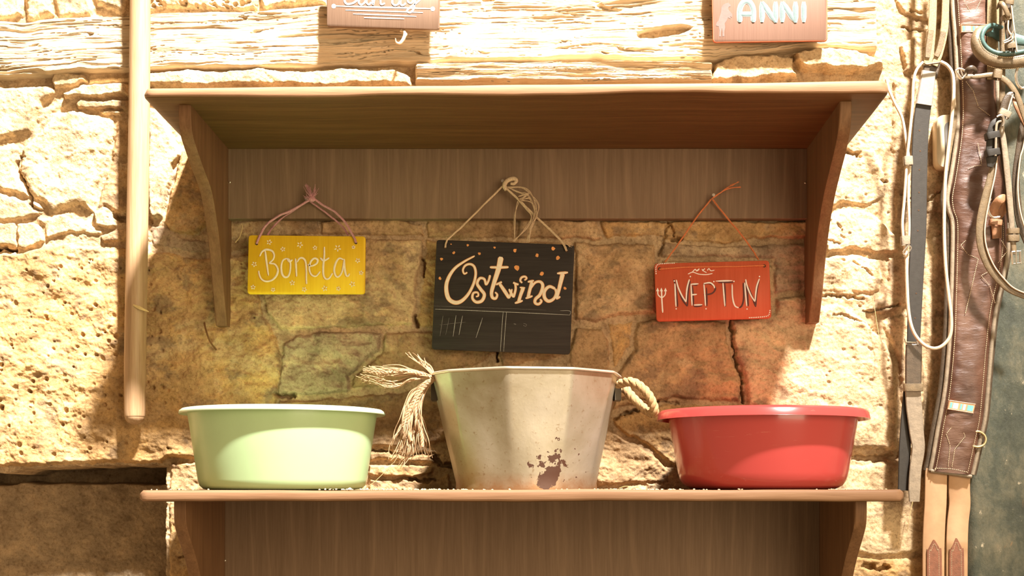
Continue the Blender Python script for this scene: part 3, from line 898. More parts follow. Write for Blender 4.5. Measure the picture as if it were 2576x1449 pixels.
# mint basin
gt, gx_ = basin('plastic_basin', 'round mint green plastic basin at the left end of the lower shelf', 712.5, None, -0.20, None, 0)
body = [(0, .006), (.125, .006), (.141, .012), (.149, .045), (.1625, .1335), (.1645, .1375)]
outer = [(.1662, .1330), (.1640, .120), (.1485, .018), (.1455, .008), (.139, .002), (.12, 0), (0, 0)]
MB().lathe(body + [(.1662, .1375)] + outer, gx_, -0.20, E(ZT), 128).build('bowl', M['green'], gt, 60)
rim = [(.1640, .1372), (.166, .1405), (.171, .1432), (.176, .1425), (.1800, .1395), (.1815, .1355), (.1808, .1338), (.1795, .1350), (.1760, .1385), (.171, .1395), (.1655, .1375)]
MB().lathe(rim, gx_, -0.20, E(ZT), 128).build('rim', M['green_rim'], gt, 60)
# red basin
rt, rx_ = basin('plastic_basin', 'round glossy red plastic basin at the right end of the lower shelf', 1918, None, -0.20, None, 0)
prof = [(0, .005), (.12, .005), (.140, .012), (.147, .03), (.1645, .132), (.1655, .1355), (.1672, .1355), (.1672, .128), (.1640, .108), (.1500, .030), (.1470, .018), (.140, .008), (.128, .002), (.11, 0), (0, 0)]
MB().lathe(prof, rx_, -0.20, E(ZT), 128).build('bowl', M['red'], rt, 60)
rim = [(.1650, .1350), (.1690, .1395), (.175, .1415), (.181, .1408), (.1855, .1360), (.1880, .1255), (.1885, .1245), (.1865, .1245), (.1835, .1345), (.179, .1385), (.171, .1385), (.1665, .1340)]
MB().lathe(rim, rx_, -0.20, E(ZT), 128).build('rim', M['red'], rt, 60)
# zinc tub
tcy = -0.185
tcx = (1324 - VX) * S(tcy)
tt = thing('metal_tub', 'dented metal tub with rope handles and a rust patch, middle of lower shelf', 'tub', (tcx, tcy, E(ZT)))
vang = [math.radians(a) for a in (-158, -140.6, -100.6, -62.5, -28, 8, 50, 95, 140, 180)]
def dent(a, z):
    a = (a + math.pi) % (2 * math.pi) - math.pi
    k = max(0.0, min(1.0, (z - 0.01) / 0.11))
    q = None
    for i in range(len(vang) - 1):
        if vang[i] <= a <= vang[i + 1]:
            mid = (vang[i] + vang[i + 1]) / 2; hw = (vang[i + 1] - vang[i]) / 2
            q = math.cos(hw) / math.cos(a - mid)
    if q is None:
        mid = math.radians(-169); hw = math.radians(11); q = math.cos(hw) / math.cos(a - mid)
    w = 1 + 0.010 * math.exp(-((a + 1.92) / 0.20) ** 2 - ((z - 0.09) / 0.06) ** 2) - 0.022 * math.exp(-((a + 1.98) / 0.17) ** 2 - ((z - 0.085) / 0.05) ** 2)
    return (1 - k + k * (0.1 + 0.9 * q)) * w
tprof = [(0, .006), (.11, .006), (.1235, .010)] + [(.1245 + (.1700 - .1245) * k / 14, .012 + (.204 - .012) * k / 14) for k in range(15)]
tprof += [(.1715, .204)] + [(.1262 + (.1715 - .1262) * k / 14, .012 + (.204 - .012) * k / 14) for k in range(13, -1, -1)] + [(.1268, .004), (.1268, .0), (.11, .002), (0, .002)]
MB().lathe(tprof, tcx, tcy, E(ZT), 192, dent).build('body', M['zinc'], tt, 30)
rp_ = []
for k in range(193):
    a = 2 * math.pi * k / 192
    r = .1718 * dent(a, .204)
    rp_.append((tcx + r * math.cos(a), tcy + r * math.sin(a), E(ZT) + .2045))
MB().tube(rp_, 0.0030, 8).build('rim', M['zinc_rim'], tt, 60)
# lugs and rope handles
for sgn, px in ((-1, 1090), (1, 1558)):
    lm = MB()
    xx = tcx + sgn * 0.1640
    lm.box(xx - 0.006, xx + 0.0055, tcy - 0.020, tcy + 0.02, E(ZT) + 0.160, E(ZT) + 0.196, 0.002)
    lm.build('handle_lug', M['dark_metal'], tt)

def twisted(mb, pts, r, strands=3, turns=90, n=14, sides=6):
    """laid rope: strands wound around the path"""
    C = cr(pts, n)
    P = [Vector(p) for p in C]
    L = [0]
    for a, b in zip(P[:-1], P[1:]): L.append(L[-1] + (b - a).length)
    for s_ in range(strands):
        out = []
        for i, p in enumerate(P):
            t = (P[min(i + 1, len(P) - 1)] - P[max(i - 1, 0)]).normalized()
            u = t.cross(Vector((0, 1, 0.01))).normalized(); v = t.cross(u)
            a = L[i] * turns + s_ * 2 * math.pi / strands
            out.append(p + (u * math.cos(a) + v * math.sin(a)) * r * 0.52)
        mb.tube(out, r * 0.60, sides)
    return mb
hp = lambda pts, y: [W(a, b, y + (c[0] if c else 0)) for (a, b, *c) in pts]
rm = MB()
twisted(rm, [W(1553, 968, -0.20), W(1570, 962, -0.215), W(1592, 961, -0.23), W(1618, 978, -0.235), W(1638, 1005, -0.235), W(1646, 1032, -0.23), W(1643, 1041, -0.22)], 0.0078, 3, 190, 16)
twisted(rm, [W(1553, 976, -0.18), W(1572, 978, -0.19), W(1592, 1000, -0.20), W(1616, 1024, -0.205), W(1634, 1038, -0.21), W(1643, 1041, -0.22)], 0.0078, 3, 190, 16)
rm.build('rope_handle', M['rope'], tt, 60)
rr = random.Random(21)
fm = MB()
def fray(path, n, spread, r, seed, y, amp=5.5, twist_r=None):
    q = random.Random(seed)
    for i in range(n):
        k = q.gauss(0, 1); k2 = q.gauss(0, 1)
        pts = []
        m = len(path)
        cut = q.uniform(0.72, 1.0)
        for j, (a, b) in enumerate(path):
            t = j / (m - 1)
            if t > cut + 0.15: break
            sp = spread * (0.25 + 1.0 * t)
            pts.append(W(a + k * sp + q.gauss(0, amp) * t, b + k2 * sp * 0.7 + q.gauss(0, amp) * t, y + q.gauss(0, 0.006) * (0.4 + t)))
        if len(pts) > 2:
            fm.tube(cr(pts, 5), [r, r, r * 0.7, r * 0.35], 5)
LY = -0.225
fm_paths = [
 ([(1094, 952), (1070, 945), (1040, 938), (1005, 935), (965, 936), (925, 930)], 20, 5),
 ([(1094, 952), (1065, 950), (1030, 955), (1005, 968), (975, 966), (940, 955), (912, 944)], 10, 4),
 ([(1094, 950), (1075, 925), (1058, 905), (1040, 890)], 12, 5),
 ([(1092, 950), (1068, 968), (1046, 985), (1030, 1015), (1022, 1050), (1015, 1085), (1005, 1120), (996, 1145)], 18, 6),
 ([(1092, 952), (1070, 975), (1056, 1005), (1050, 1040), (1056, 1075), (1060, 1110), (1062, 1145)], 12, 5),
 ([(1092, 952), (1060, 985), (1042, 1020), (1036, 1060), (1030, 1100), (1026, 1135), (1010, 1170)], 14, 5),
]
for i, (p, n, sp) in enumerate(fm_paths):
    fray(p, int(n * 1.7), sp * 1.35, 0.00125, 50 + i, LY)
# a few cords still laid together
for p in ([(1094, 953), (1062, 972), (1042, 1005), (1030, 1045), (1026, 1080), (1034, 1110)], [(1094, 952), (1066, 975), (1046, 1015), (1048, 1055), (1060, 1095), (1062, 1125)],
          [(1094, 951), (1060, 941), (1020, 934), (975, 937), (940, 938)], [(1094, 952), (1072, 962), (1056, 990), (1030, 1030), (1014, 1075)]):
    twisted(fm, [W(a, b, LY - 0.006) for a, b in p], 0.0032, 3, 330, 16, 5)
fm.build('frayed_rope_handle', M['jute'], tt, 60)

# crumbs, straw
cm = MB(); rc = random.Random(9)
for i in range(420):
    px = rc.choice([rc.uniform(380, 2230), rc.uniform(860, 1180), rc.uniform(1490, 1720), rc.uniform(2080, 2200)])
    y = rc.choice([rc.uniform(-0.35, -0.30), rc.uniform(-0.345, -0.05)])
    r = rc.uniform(0.0005, 0.0018)
    wxx = (px - VX) * S(y)
    if any(math.hypot(wxx - a_, y - b_) < c_ for a_, b_, c_ in ((gx_, -0.20, .152), (rx_, -0.20, .154), (tcx, tcy, .133))): continue
    c = W(px, 0, y); cm.ball((c[0], y, E(ZT) + r * 0.7), r, 1.4, 1, 0.8, 6, 0.25, rc)
for px in (818, 830, 838, 845, 860, 872, 880):
    r = rc.uniform(0.0010, 0.0024); c = W(px, 0, -0.352)
    cm.ball((c[0], -0.351, E(ZT) + r * 0.9), r, 1.7, 0.9, 0.8, 6, 0.45, rc)
tag(cm.build('feed_crumbs', M['crumb']), 'pale feed crumbs and dust scattered along the lower shelf board', 'crumbs', None, 'stuff')
def straw(pts, y, r, label, mat='straw'):
    o = MB().tube(cr([W(a, b, y) for a, b in pts], 6), [r, r * 0.6], 5).build('straw_stalk', M[mat])
    return tag(o, label, 'straw')
straw([(916, 1231), (942, 1212), (965, 1190), (988, 1165)], -0.10, 0.0007, 'thin straw stalk leaning on the wall right of the green basin')
straw([(2296, 1262), (2290, 1290), (2282, 1336)], -0.03, 0.0007, 'thin straw stalk hanging below the right end of lower shelf')
straw([(1558, 1228), (1575, 1223), (1600, 1226), (1612, 1231)], -0.34, 0.0006, 'curled straw lying on lower shelf left of the red basin')
straw([(592, 610), (604, 594), (610, 570), (607, 563)], -0.028, 0.0008, 'bent straw stuck to the wall beside the yellow board')
straw([(2196, 748), (2204, 800), (2214, 870), (2210, 910)], -0.030, 0.0006, 'long straw hanging on the wall right of the upper shelf bracket')

tag(MB().tube(cr([W(514, 812, -0.020), W(518, 830, -0.034), W(528, 858, -0.034), W(544, 880, -0.020)], 8), 0.0017, 6).build('bent_wire', M['wire']),
    'short rusty bent wire sticking out of the wall below the left bracket', 'wire')

# wooden pole
pl = MB()
pts = [W(356, -420, -0.062), W(353, 0, -0.060), W(350, 300, -0.058), W(345, 600, -0.055), W(340, 900, -0.052), W(339, 1030, -0.051), W(339, 1052, -0.051), W(339, 1062, -0.051), W(339, 1068, -0.051)]
rad = [0.0190, 0.0190, 0.0195, 0.0202, 0.0203, 0.0198, 0.0180, 0.0135, 0.004]
C = cr(pts, 6)
rl = []
for i in range(len(pts) - 1):
    for k in range(6): rl.append(rad[i] + (rad[i + 1] - rad[i]) * k / 6)
rl.append(rad[-1])
tag(pl.tube(C, rl, 24).build('wooden_pole', M['pole'], None, 60), 'long round pale wooden pole hanging on the wall left of the shelves', 'pole')
tag(MB().strap([W(335, 767, -0.074), W(350, 774, -0.078), W(374, 784, -0.074)], [0.003, 0.006, 0.002], 0.0015).build('wood_chip', M['straw']),
    'small yellow husk stuck across the lower part of the wooden pole', 'husk')

# ------------------------------------------------------------------ hanging name boards
def rounded(corners, r, n=5):
    out = []
    m = len(corners)
    for i in range(m):
        p0, p1, p2 = (np.array(corners[(i - 1) % m], float), np.array(corners[i], float), np.array(corners[(i + 1) % m], float))
        a = p1 + (p0 - p1) / np.linalg.norm(p0 - p1) * r; b = p1 + (p2 - p1) / np.linalg.norm(p2 - p1) * r
        for k in range(n + 1):
            t = k / n
            out.append(tuple(a * (1 - t) ** 2 + p1 * 2 * t * (1 - t) + b * t * t))
    return out
def sign_board(parent, corners, y, mat, r=8, th=0.008, name='board'):
    poly = [W(a, b, y) for a, b in rounded(corners, r)]
    return MB().prism([(p[0], p[2]) for p in poly][::-1], y, y + th, 0.0012).build(name, mat, parent, 50)
RC = [0]
def ribbon(mb, pts, w, y, smooth=True, n=7):
    """a brush stroke of paint: raised strip with round ends, w px wide (or list)"""
    P = cr(pts, n) if smooth and len(pts) > 2 else (cr(pts, 4))
    P = [np.array(p) for p in P]
    m = len(P)
    RC[0] = (RC[0] + 1) % 7; y -= RC[0] * 0.00004
    ws = np.interp(np.linspace(0, 1, m), np.linspace(0, 1, len(w)), w) if isinstance(w, (list, tuple)) else [w] * m
    vs, fs = [], []
    for i in range(m):
        t = P[min(i + 1, m - 1)] - P[max(i - 1, 0)]
        t = t / (np.linalg.norm(t) + 1e-9); nn = np.array([-t[1], t[0]])
        h = ws[i] / 2
        if i == 0 or i == m - 1: h *= 0.55
        for k, yy in ((-1, 0.0), (-0.7, -0.0003), (0.7, -0.0003), (1, 0.0)):
            q = P[i] + nn * h * k
            vs.append(W(q[0], q[1], y + yy))
    for i in range(m - 1):
        for k in range(3):
            a = i * 4 + k
            fs.append((a, a + 1, a + 5, a + 4))
    mb.add(vs, fs)
def dot(mb, p, r, y, jit=0.0, rnd=None, n=9):
    vs = [W(p[0], p[1], y - 0.0003)]
    for k in range(n):
        a = 2 * math.pi * k / n
        q = r * (1 + (rnd.uniform(-jit, jit) if rnd else 0))
        vs.append(W(p[0] + q * math.cos(a), p[1] + q * math.sin(a), y))
    mb.add(vs, [(0, 1 + k, 1 + (k + 1) % n) for k in range(n)])
def cord(mb, px_pts, y, r, n=3, spread=1.5, seed=1):
    q = random.Random(seed)
    for i in range(n):
        ph = 2 * math.pi * i / n
        P = cr(px_pts, 7)
        out = []
        for j, p in enumerate(P):
            yy = y if not callable(y) else y(j / (len(P) - 1))
            out.append(W(p[0] + spread * math.cos(ph + j * 0.35), p[1] + spread * 0.7 * math.sin(ph + j * 0.35), yy + r * 0.8 * math.sin(ph + j * 0.35)))
        mb.tube(out, r, 6)

def hole_disc(par, zz, pts, y, r=3.6):
    for p in pts:
        mb = MB(); c = W(*zz(p), y - 0.0002); k = S(y)
        mb.tube([(c[0], y - 0.0004, c[2]), (c[0], y + 0.003, c[2])], r * k, 14)
        mb.build('cord_hole', M['hole'], par)

def nail(px, py, label):
    c = W(px, py, -0.03)
    mb = MB(); mb.tube([(c[0], -0.026, c[2]), (c[0], -0.0515, c[2] + 0.001)], 0.0012, 8); mb.tube([(c[0], -0.0512, c[2] + 0.001), (c[0], -0.0530, c[2] + 0.001)], 0.0030, 12)
    tag(mb.build('nail', M['nail']), label, 'nail')

# --- yellow
z = Z((560, 420, 4.025)); yS = -0.047
c = W(770, 668, yS)
bt = thing('name_board', 'small yellow wooden board lettered Boneta with painted flowers, on pink cord', 'sign', (c[0], yS, c[2]))
sign_board(bt, [z(p) for p in ((262, 690), (1446, 702), (1440, 1286), (250, 1286))], yS, M['yellow'])
BON = [
 [(430, 845), (445, 960), (465, 1100)],
 [(375, 905), (400, 858), (445, 836), (500, 850), (522, 890), (512, 935), (470, 975)],
 [(470, 975), (530, 985), (560, 1040), (545, 1100), (500, 1145), (440, 1158), (395, 1135), (372, 1090), (366, 1050)],
 [(645, 925), (608, 950), (594, 1010), (602, 1080), (628, 1114), (662, 1108), (682, 1060), (688, 990), (676, 940), (645, 925)],
 [(650, 925), (680, 958), (706, 938)],
 [(738, 925), (745, 1020), (750, 1110)],
 [(752, 965), (780, 925), (815, 925), (840, 960), (848, 1050), (848, 1130), (852, 1185)],
 [(862, 985), (900, 1002), (950, 978), (962, 942), (930, 925), (892, 960), (878, 1030), (900, 1090), (945, 1105), (988, 1058)],
 [(1031, 808), (1030, 900), (1020, 1000), (1022, 1090), (1045, 1132), (1080, 1126), (1112, 1075)],
 [(988, 920), (1026, 948), (1080, 920)],
 [(1225, 938), (1180, 925), (1147, 970), (1130, 1040), (1145, 1100), (1175, 1110), (1210, 1060), (1232, 940)],
 [(1232, 930), (1235, 1020), (1250, 1092), (1270, 1105), (1285, 1078)]]
m1, m2 = MB(), MB()
for st in BON:
    ribbon(m1, [z((a - 9, b + 6)) for a, b in st], 1.5, yS - 0.0003)
    ribbon(m2, [z(q) for q in st], [3.4, 5.2, 4.2, 3.6], yS - 0.0007)
le = m2.build('lettering', M['cream'], bt, 60); m1.build('letter_shadow', M['brownline'], le, 60)
le['label'] = 'cream hand-painted letters Boneta'
fl, fc = MB(), MB()
for i, (a, b, r) in enumerate([(472, 762, 30), (610, 832, 27), (782, 788, 34), (935, 818, 25), (1165, 822, 38), (1325, 812, 20), (1368, 948, 28), (1402, 1072, 25), (1313, 1187, 33), (1172, 1232, 25),
                  (1033, 1230, 32), (827, 1240, 28), (705, 1173, 30), (511, 1243, 24), (308, 1217, 27), (320, 985, 30)]):
    for k in range(5):
        an = 2 * math.pi * k / 5 + i * 0.7
        ribbon(fl, [z((a + math.cos(an) * r * 0.28, b + math.sin(an) * r * 0.28)), z((a + math.cos(an) * r * 0.95, b + math.sin(an) * r * 0.95))], [1.4, 3.6, 3.2, 1.6], yS - 0.0004)
    dot(fc, z((a, b)), 1.1, yS - 0.0009)
fo = fl.build('painted_flowers', M['cream'], bt, 60); fc.build('flower_centres', M['brownline'], fo)
hole_disc(bt, z, [(345, 778), (1350, 768)], yS)
pc = MB()
cord(pc, [z(p) for p in ((346, 776), (362, 730), (392, 670), (440, 590), (560, 500), (700, 440), (850, 352), (885, 338))], -0.051, 0.0015, 3, 1.5, 1)
cord(pc, [z(p) for p in ((455, 690), (500, 620), (600, 520), (720, 440), (850, 356))], -0.038, 0.0012, 2, 1.0, 2)
cord(pc, [z(p) for p in ((1350, 766), (1335, 720), (1300, 660), (1240, 560), (1130, 450), (1030, 396), (935, 330))], -0.051, 0.0014, 3, 1.4, 3)
cord(pc, [z(p) for p in ((1272, 690), (1210, 600), (1080, 490), (960, 400), (890, 352))], -0.038, 0.0012, 3, 1.2, 4)
q = random.Random(4)
kx, kz = z((905, 325))
pc.ball(W(kx, kz, -0.052), 0.0062, 1.1, 0.8, 0.9, 14)
for i in range(34):
    tip = q.choice([(835, 185), (880, 200), (940, 205), (962, 225), (950, 270), (830, 300), (850, 260)])
    tip = (tip[0] + q.gauss(0, 12), tip[1] + q.gauss(0, 12))
    mid = ((905 + tip[0]) / 2 + q.gauss(0, 8), (325 + tip[1]) / 2 + q.gauss(0, 6))
    pc.tube(cr([W(*z((905 + q.gauss(0, 6), 322)), -0.053), W(*z(mid), -0.055 + q.gauss(0, .002)), W(*z(tip), -0.055 + q.gauss(0, .004))], 4), [0.0007, 0.0006, 0.0003], 4)
pc.build('cord', M['pink'], bt, 60)
nail(*z((868, 357)), 'nail in the shelf back panel holding the pink cord')

# --- black
z = Z((1050, 420, 2.898)); yS = -0.047
c = W(1266, 747, yS)
ot = thing('name_board', 'large black chalkboard lettered Ostwind, hung centrally on pale raffia', 'sign', (c[0], yS, c[2]))
sign_board(ot, [z(p) for p in ((140, 530), (1146, 568), (1113, 1366), (104, 1328))], yS, M['slate'])
OST = [
 ([(418, 648), (340, 690), (270, 742), (225, 812), (210, 880), (225, 955), (270, 988), (320, 978), (372, 925), (410, 850), (425, 780), (415, 728), (385, 708), (350, 718), (332, 750), (342, 778), (364, 768)], [3, 6, 9, 11, 10, 7, 6, 5.5, 5, 4, 3]),
 ([(530, 788), (518, 830), (500, 856), (488, 818), (455, 812), (436, 850), (460, 890), (488, 930), (470, 975), (430, 985), (402, 958), (408, 920), (438, 915), (444, 938), (426, 946)], [5, 5, 6, 8, 8, 6, 4, 3]),
 ([(610, 655), (592, 740), (560, 840), (541, 910), (546, 950), (570, 958), (582, 932), (566, 912)], [15, 13, 10, 8, 7, 5, 3]),
 ([(528, 731), (600, 732), (665, 730)], [5, 6.5, 5]),
 ([(597, 848), (636, 905), (670, 958)], [7, 9, 8]), ([(670, 958), (690, 890)], [5, 5]), ([(668, 890), (700, 950)], [6, 7]), ([(700, 952), (716, 890), (712, 845)], [6, 5.5, 5]),
 ([(572, 858), (598, 846), (616, 838)], 4.5), ([(698, 842), (714, 850), (738, 858)], 4.5),
 ([(772, 880), (752, 935), (737, 985)], [10, 8, 8]), ([(746, 878), (786, 882)], 3.5), ([(710, 993), (768, 974)], 5.5),
 ([(764, 846), (750, 828), (760, 805), (784, 799), (796, 812), (780, 826)], [3.5, 5, 4.5, 3.0]),
 ([(836, 838), (818, 900), (806, 955)], [9, 8, 8]), ([(804, 838), (850, 828)], 5), ([(788, 958), (840, 940)], 5),
 ([(826, 885), (860, 842), (898, 838), (914, 870), (894, 930), (862, 962), (858, 990), (882, 1000), (904, 980), (894, 964)], [4, 6, 8, 8, 7, 6, 4]),
 ([(1005, 888), (962, 872), (927, 905), (927, 952), (955, 978), (992, 962), (1012, 920), (1005, 888)], [6, 8, 9, 8, 6, 6]),
 ([(1060, 775), (1042, 850), (1022, 930), (1012, 958)], [12, 10, 8, 7]), ([(1018, 776), (1098, 769)], 6), ([(1010, 962), (1042, 945)], 5.5)]
a1, a2 = MB(), MB()
for st, w in OST:
    wl = [w] if not isinstance(w, list) else w
    ribbon(a1, [z(q) for q in st], [x * 0.85 + 2.2 for x in wl] if len(wl) > 1 else wl[0] * 0.85 + 2.2, yS - 0.0003, len(st) > 2)
    ribbon(a2, [z(q) for q in st], [x * 0.85 for x in wl] if len(wl) > 1 else wl[0] * 0.85, yS - 0.0008, len(st) > 2)
le = a2.build('lettering', M['cream'], ot, 60); a1.build('letter_outline', M['orange'], le, 60)
le['label'] = 'cream hand-painted letters Ostwind with orange outline'
dm_ = MB(); q = random.Random(6)
for (a, b, r) in [(245, 563, 1.6), (367, 570, 3), (265, 625, 3.4), (177, 672, 3.8), (165, 812, 3.5), (452, 632, 3.6), (563, 588, 3), (711, 608, 4.6), (873, 645, 4.2), (990, 594, 4.6), (1023, 662, 5.4), (726, 735, 6.6), (907, 780, 5), (1077, 885, 3.8)]:
    dot(dm_, z((a, b)), r, yS - 0.0003, 0.25, q)
dm_.build('painted_dots', M['orange'], ot)
ck, ckf = MB(), MB()
for st, w, f in [([(130, 1036), (620, 1056), (1112, 1079)], 1.7, 0), ([(120, 1014), (560, 1028), (940, 1044)], 1.2, 1), ([(1040, 1048), (1112, 1050), (1112, 1079)], 1.2, 0), ([(625, 1056), (614, 1200), (605, 1346)], 1.5, 0), ([(650, 1056), (638, 1200), (629, 1346)], 1.5, 0),
              ([(187, 1085), (165, 1232)], 2.0, 1), ([(232, 1100), (206, 1226)], 1.4, 1), ([(282, 1082), (260, 1236)], 1.7, 0), ([(329, 1085), (303, 1225)], 1.8, 0), ([(162, 1152), (352, 1130)], 1.3, 1), ([(475, 1100), (427, 1246)], 1.6, 0)]:
    ribbon(ckf if f else ck, [z(p) for p in st], w, yS - 0.0003, False)
ribbon(ckf, [z((772, 1140)), z((795, 1148)), z((788, 1162)), z((772, 1154))], 1.6, yS - 0.0003)
ribbon(ckf, [z((702, 1142)), z((720, 1148))], 3, yS - 0.0003)
co = ck.build('chalk_marks', M['chalk'], ot); ckf.build('smudged_chalk_marks', M['chalk_faint'], ot)
co['label'] = 'chalk ruled lines and tally marks'
hole_disc(ot, z, [(203, 588), (1087, 612)], yS)
rf = MB()
cord(rf, [z(p) for p in ((203, 586), (212, 545), (235, 515), (330, 430), (470, 290), (620, 142))], -0.051, 0.0011, 3, 1.3, 11)
cord(rf, [z(p) for p in ((1087, 610), (1070, 570), (1045, 535), (960, 450), (850, 350), (740, 240), (650, 158))], -0.051, 0.0011, 4, 1.8, 12)
rf.tube(cr([W(*z(p), -0.055) for p in ((648, 170), (634, 135), (655, 100), (700, 85), (722, 100), (705, 122), (680, 122))], 6), [0.0035, 0.0045, 0.0045, 0.0040, 0.0030, 0.0025], 8)
for i, path in enumerate([[(655, 155), (760, 150), (838, 215), (885, 290), (850, 400), (812, 490), (800, 545)], [(655, 145), (790, 158), (850, 240), (860, 335), (800, 440), (698, 542)],
              [(735, 250), (712, 350), (708, 515)], [(660, 150), (740, 185), (800, 200), (850, 300), (842, 400), (800, 540)], [(700, 170), (790, 210), (745, 240), (830, 260), (870, 350), (830, 430), (815, 546)],
              [(740, 215), (810, 195), (760, 235), (820, 225)], [(650, 158), (790, 300), (830, 370), (780, 460), (702, 540)]]):
    cord(rf, [z(p) for p in path], -0.053 - 0.0008 * i, 0.00075, 2, 1.5, 20 + i)
for i in range(10):
    q = random.Random(60 + i)
    rf.tube(cr([W(*z((1060, 560)), -0.050), W(*z((1085 + q.uniform(-10, 20), 555 + q.uniform(-15, 15))), -0.052), W(*z((1120 + q.uniform(-20, 15), 575 + q.uniform(-8, 12))), -0.050)], 4), 0.0004, 4)
rf.build('raffia_cord', M['raffia'], ot, 60)
nail(*z((624, 125)), 'nail in the shelf back panel holding the pale raffia')

# --- red
z = Z((1600, 420, 3.294)); yS = -0.047
c = W(1793, 732, yS)
nt_ = thing('name_board', 'small red wooden board lettered NEPTUN with a white trident, at the right', 'sign', (c[0], yS, c[2]))
sign_board(nt_, [z(p) for p in ((152, 800), (1104, 774), (1123, 1254), (171, 1280))], yS, M['redsign'], 9)
NW = [[(322, 965), (326, 1060), (331, 1160)], [(333, 935), (350, 1000), (380, 1065), (414, 1120)], [(414, 1120), (422, 1010), (442, 930)],
      [(455, 972), (460, 1060), (464, 1150)], [(452, 972), (518, 968)], [(458, 1060), (505, 1055)], [(478, 1144), (550, 1141)],
      [(562, 972), (570, 1060), (576, 1152)], [(560, 966), (615, 960), (645, 985), (650, 1005)],
      [(660, 946), (800, 942)], [(720, 960), (728, 1060), (736, 1155)], [(796, 972), (800, 1080), (818, 1148), (850, 1168)],
      [(900, 958), (908, 1060), (918, 1155)], [(908, 930), (920, 985), (950, 1060), (985, 1116)], [(985, 1116), (998, 1000), (1022, 925)]]
ND = [[(312, 932), (330, 1000), (345, 1160)], [(345, 990), (380, 1090), (424, 1155)], [(426, 1155), (432, 1030), (448, 945)], [(468, 985), (478, 1155)], [(480, 1158), (548, 1150)], [(470, 978), (510, 978)],
      [(556, 972), (606, 966), (650, 990), (655, 1020), (625, 1050), (560, 1060)], [(584, 1000), (588, 1155)], [(680, 958), (808, 955)], [(736, 965), (742, 1158)],
      [(888, 960), (893, 1080), (880, 1145), (858, 1168)], [(902, 950), (922, 1030), (930, 1155)], [(925, 985), (960, 1070), (992, 1160)], [(992, 1160), (1000, 1040), (1020, 935)]]
w1, w2 = MB(), MB()
for st in ND: ribbon(w1, [z(q) for q in st], [3.2, 4.2, 3.6], yS - 0.0003, len(st) > 2)
for st in NW: ribbon(w2, [z(q) for q in st], [3.2, 4.0, 3.2], yS - 0.0008, len(st) > 2)
for p in ((450, 908), (333, 1175), (580, 1175), (645, 950), (811, 948), (1023, 908), (920, 1177), (317, 945)): dot(w2, z(p), 1.9, yS - 0.0008)
le = w2.build('lettering', M['white'], nt_, 60); w1.build('letter_shadow', M['blackpaint'], le, 60)
le['label'] = 'white hand-painted letters NEPTUN with dark shadow'
tr = MB()
ribbon(tr, [z(p) for p in ((211, 1015), (214, 1100), (221, 1208))], 3.6, yS - 0.0003)
ribbon(tr, [z(p) for p in ((180, 1028), (184, 1060), (213, 1082), (240, 1060), (245, 1028))], 3.0, yS - 0.0004)
for a in (179, 210, 244):
    ps = [z((a - 13, 1030)), z((a + 13, 1030)), z((a, 1000))]
    tr.add([W(p[0], p[1], yS - 0.0004) for p in ps], [(0, 1, 2)])
tr.build('painted_trident', M['white'], nt_, 60)
bo = MB()
for st in ([(430, 888), (470, 872), (520, 888), (580, 892), (634, 883)], [(465, 872), (490, 848), (502, 862), (525, 848)], [(500, 862), (525, 842)], [(545, 845), (560, 862), (585, 876)], [(548, 862), (572, 840)], [(590, 858), (604, 842), (620, 860), (650, 855)]):
    ribbon(bo, [z(p) for p in st], 2.3, yS - 0.0003, len(st) > 2)
def dots_along(mb, pts, step, r):
    P = cr(pts, 20); acc = 0; last = P[0]; dot(mb, z(P[0]), r, yS - 0.0003)
    for p in P[1:]:
        acc += math.hypot(p[0] - last[0], p[1] - last[1]); last = p
        if acc >= step: dot(mb, z(p), r, yS - 0.0003); acc = 0
dots_along(bo, [(166, 884), (165, 840), (172, 815), (200, 803), (250, 800), (315, 797)], 14, 1.5)
dots_along(bo, [(940, 1249), (1000, 1246), (1060, 1240), (1095, 1232), (1106, 1210), (1110, 1188)], 15, 1.6)
bo.build('painted_border', M['white'], nt_, 60)
hole_disc(nt_, z, [(195, 845), (1063, 820)], yS, 4.0)
rc_ = MB()
cord(rc_, [z(p) for p in ((240, 788), (320, 680), (410, 552), (500, 420), (622, 268))], -0.039, 0.0009, 3, 1.2, 31)
cord(rc_, [z(p) for p in ((1015, 768), (960, 680), (860, 545), (770, 440), (635, 270))], -0.039, 0.0009, 3, 1.3, 32)
cord(rc_, [z(p) for p in ((195, 848), (400, 832), (600, 828), (800, 826), (1063, 818))], -0.0492, 0.0009, 3, 1.2, 33)
cord(rc_, [z(p) for p in ((628, 262), (700, 212), (770, 178), (868, 166))], -0.051, 0.0008, 2, 1.0, 34)
cord(rc_, [z(p) for p in ((628, 262), (690, 222), (760, 170), (800, 150), (850, 122))], -0.051, 0.0008, 2, 1.0, 35)
cord(rc_, [z(p) for p in ((760, 172), (790, 145), (845, 132))], -0.051, 0.0005, 1, 0.5, 36)
rc_.build('cord', M['redcord'], nt_, 60)
nail(*z((630, 258)), 'nail in the shelf back panel holding the orange cord')

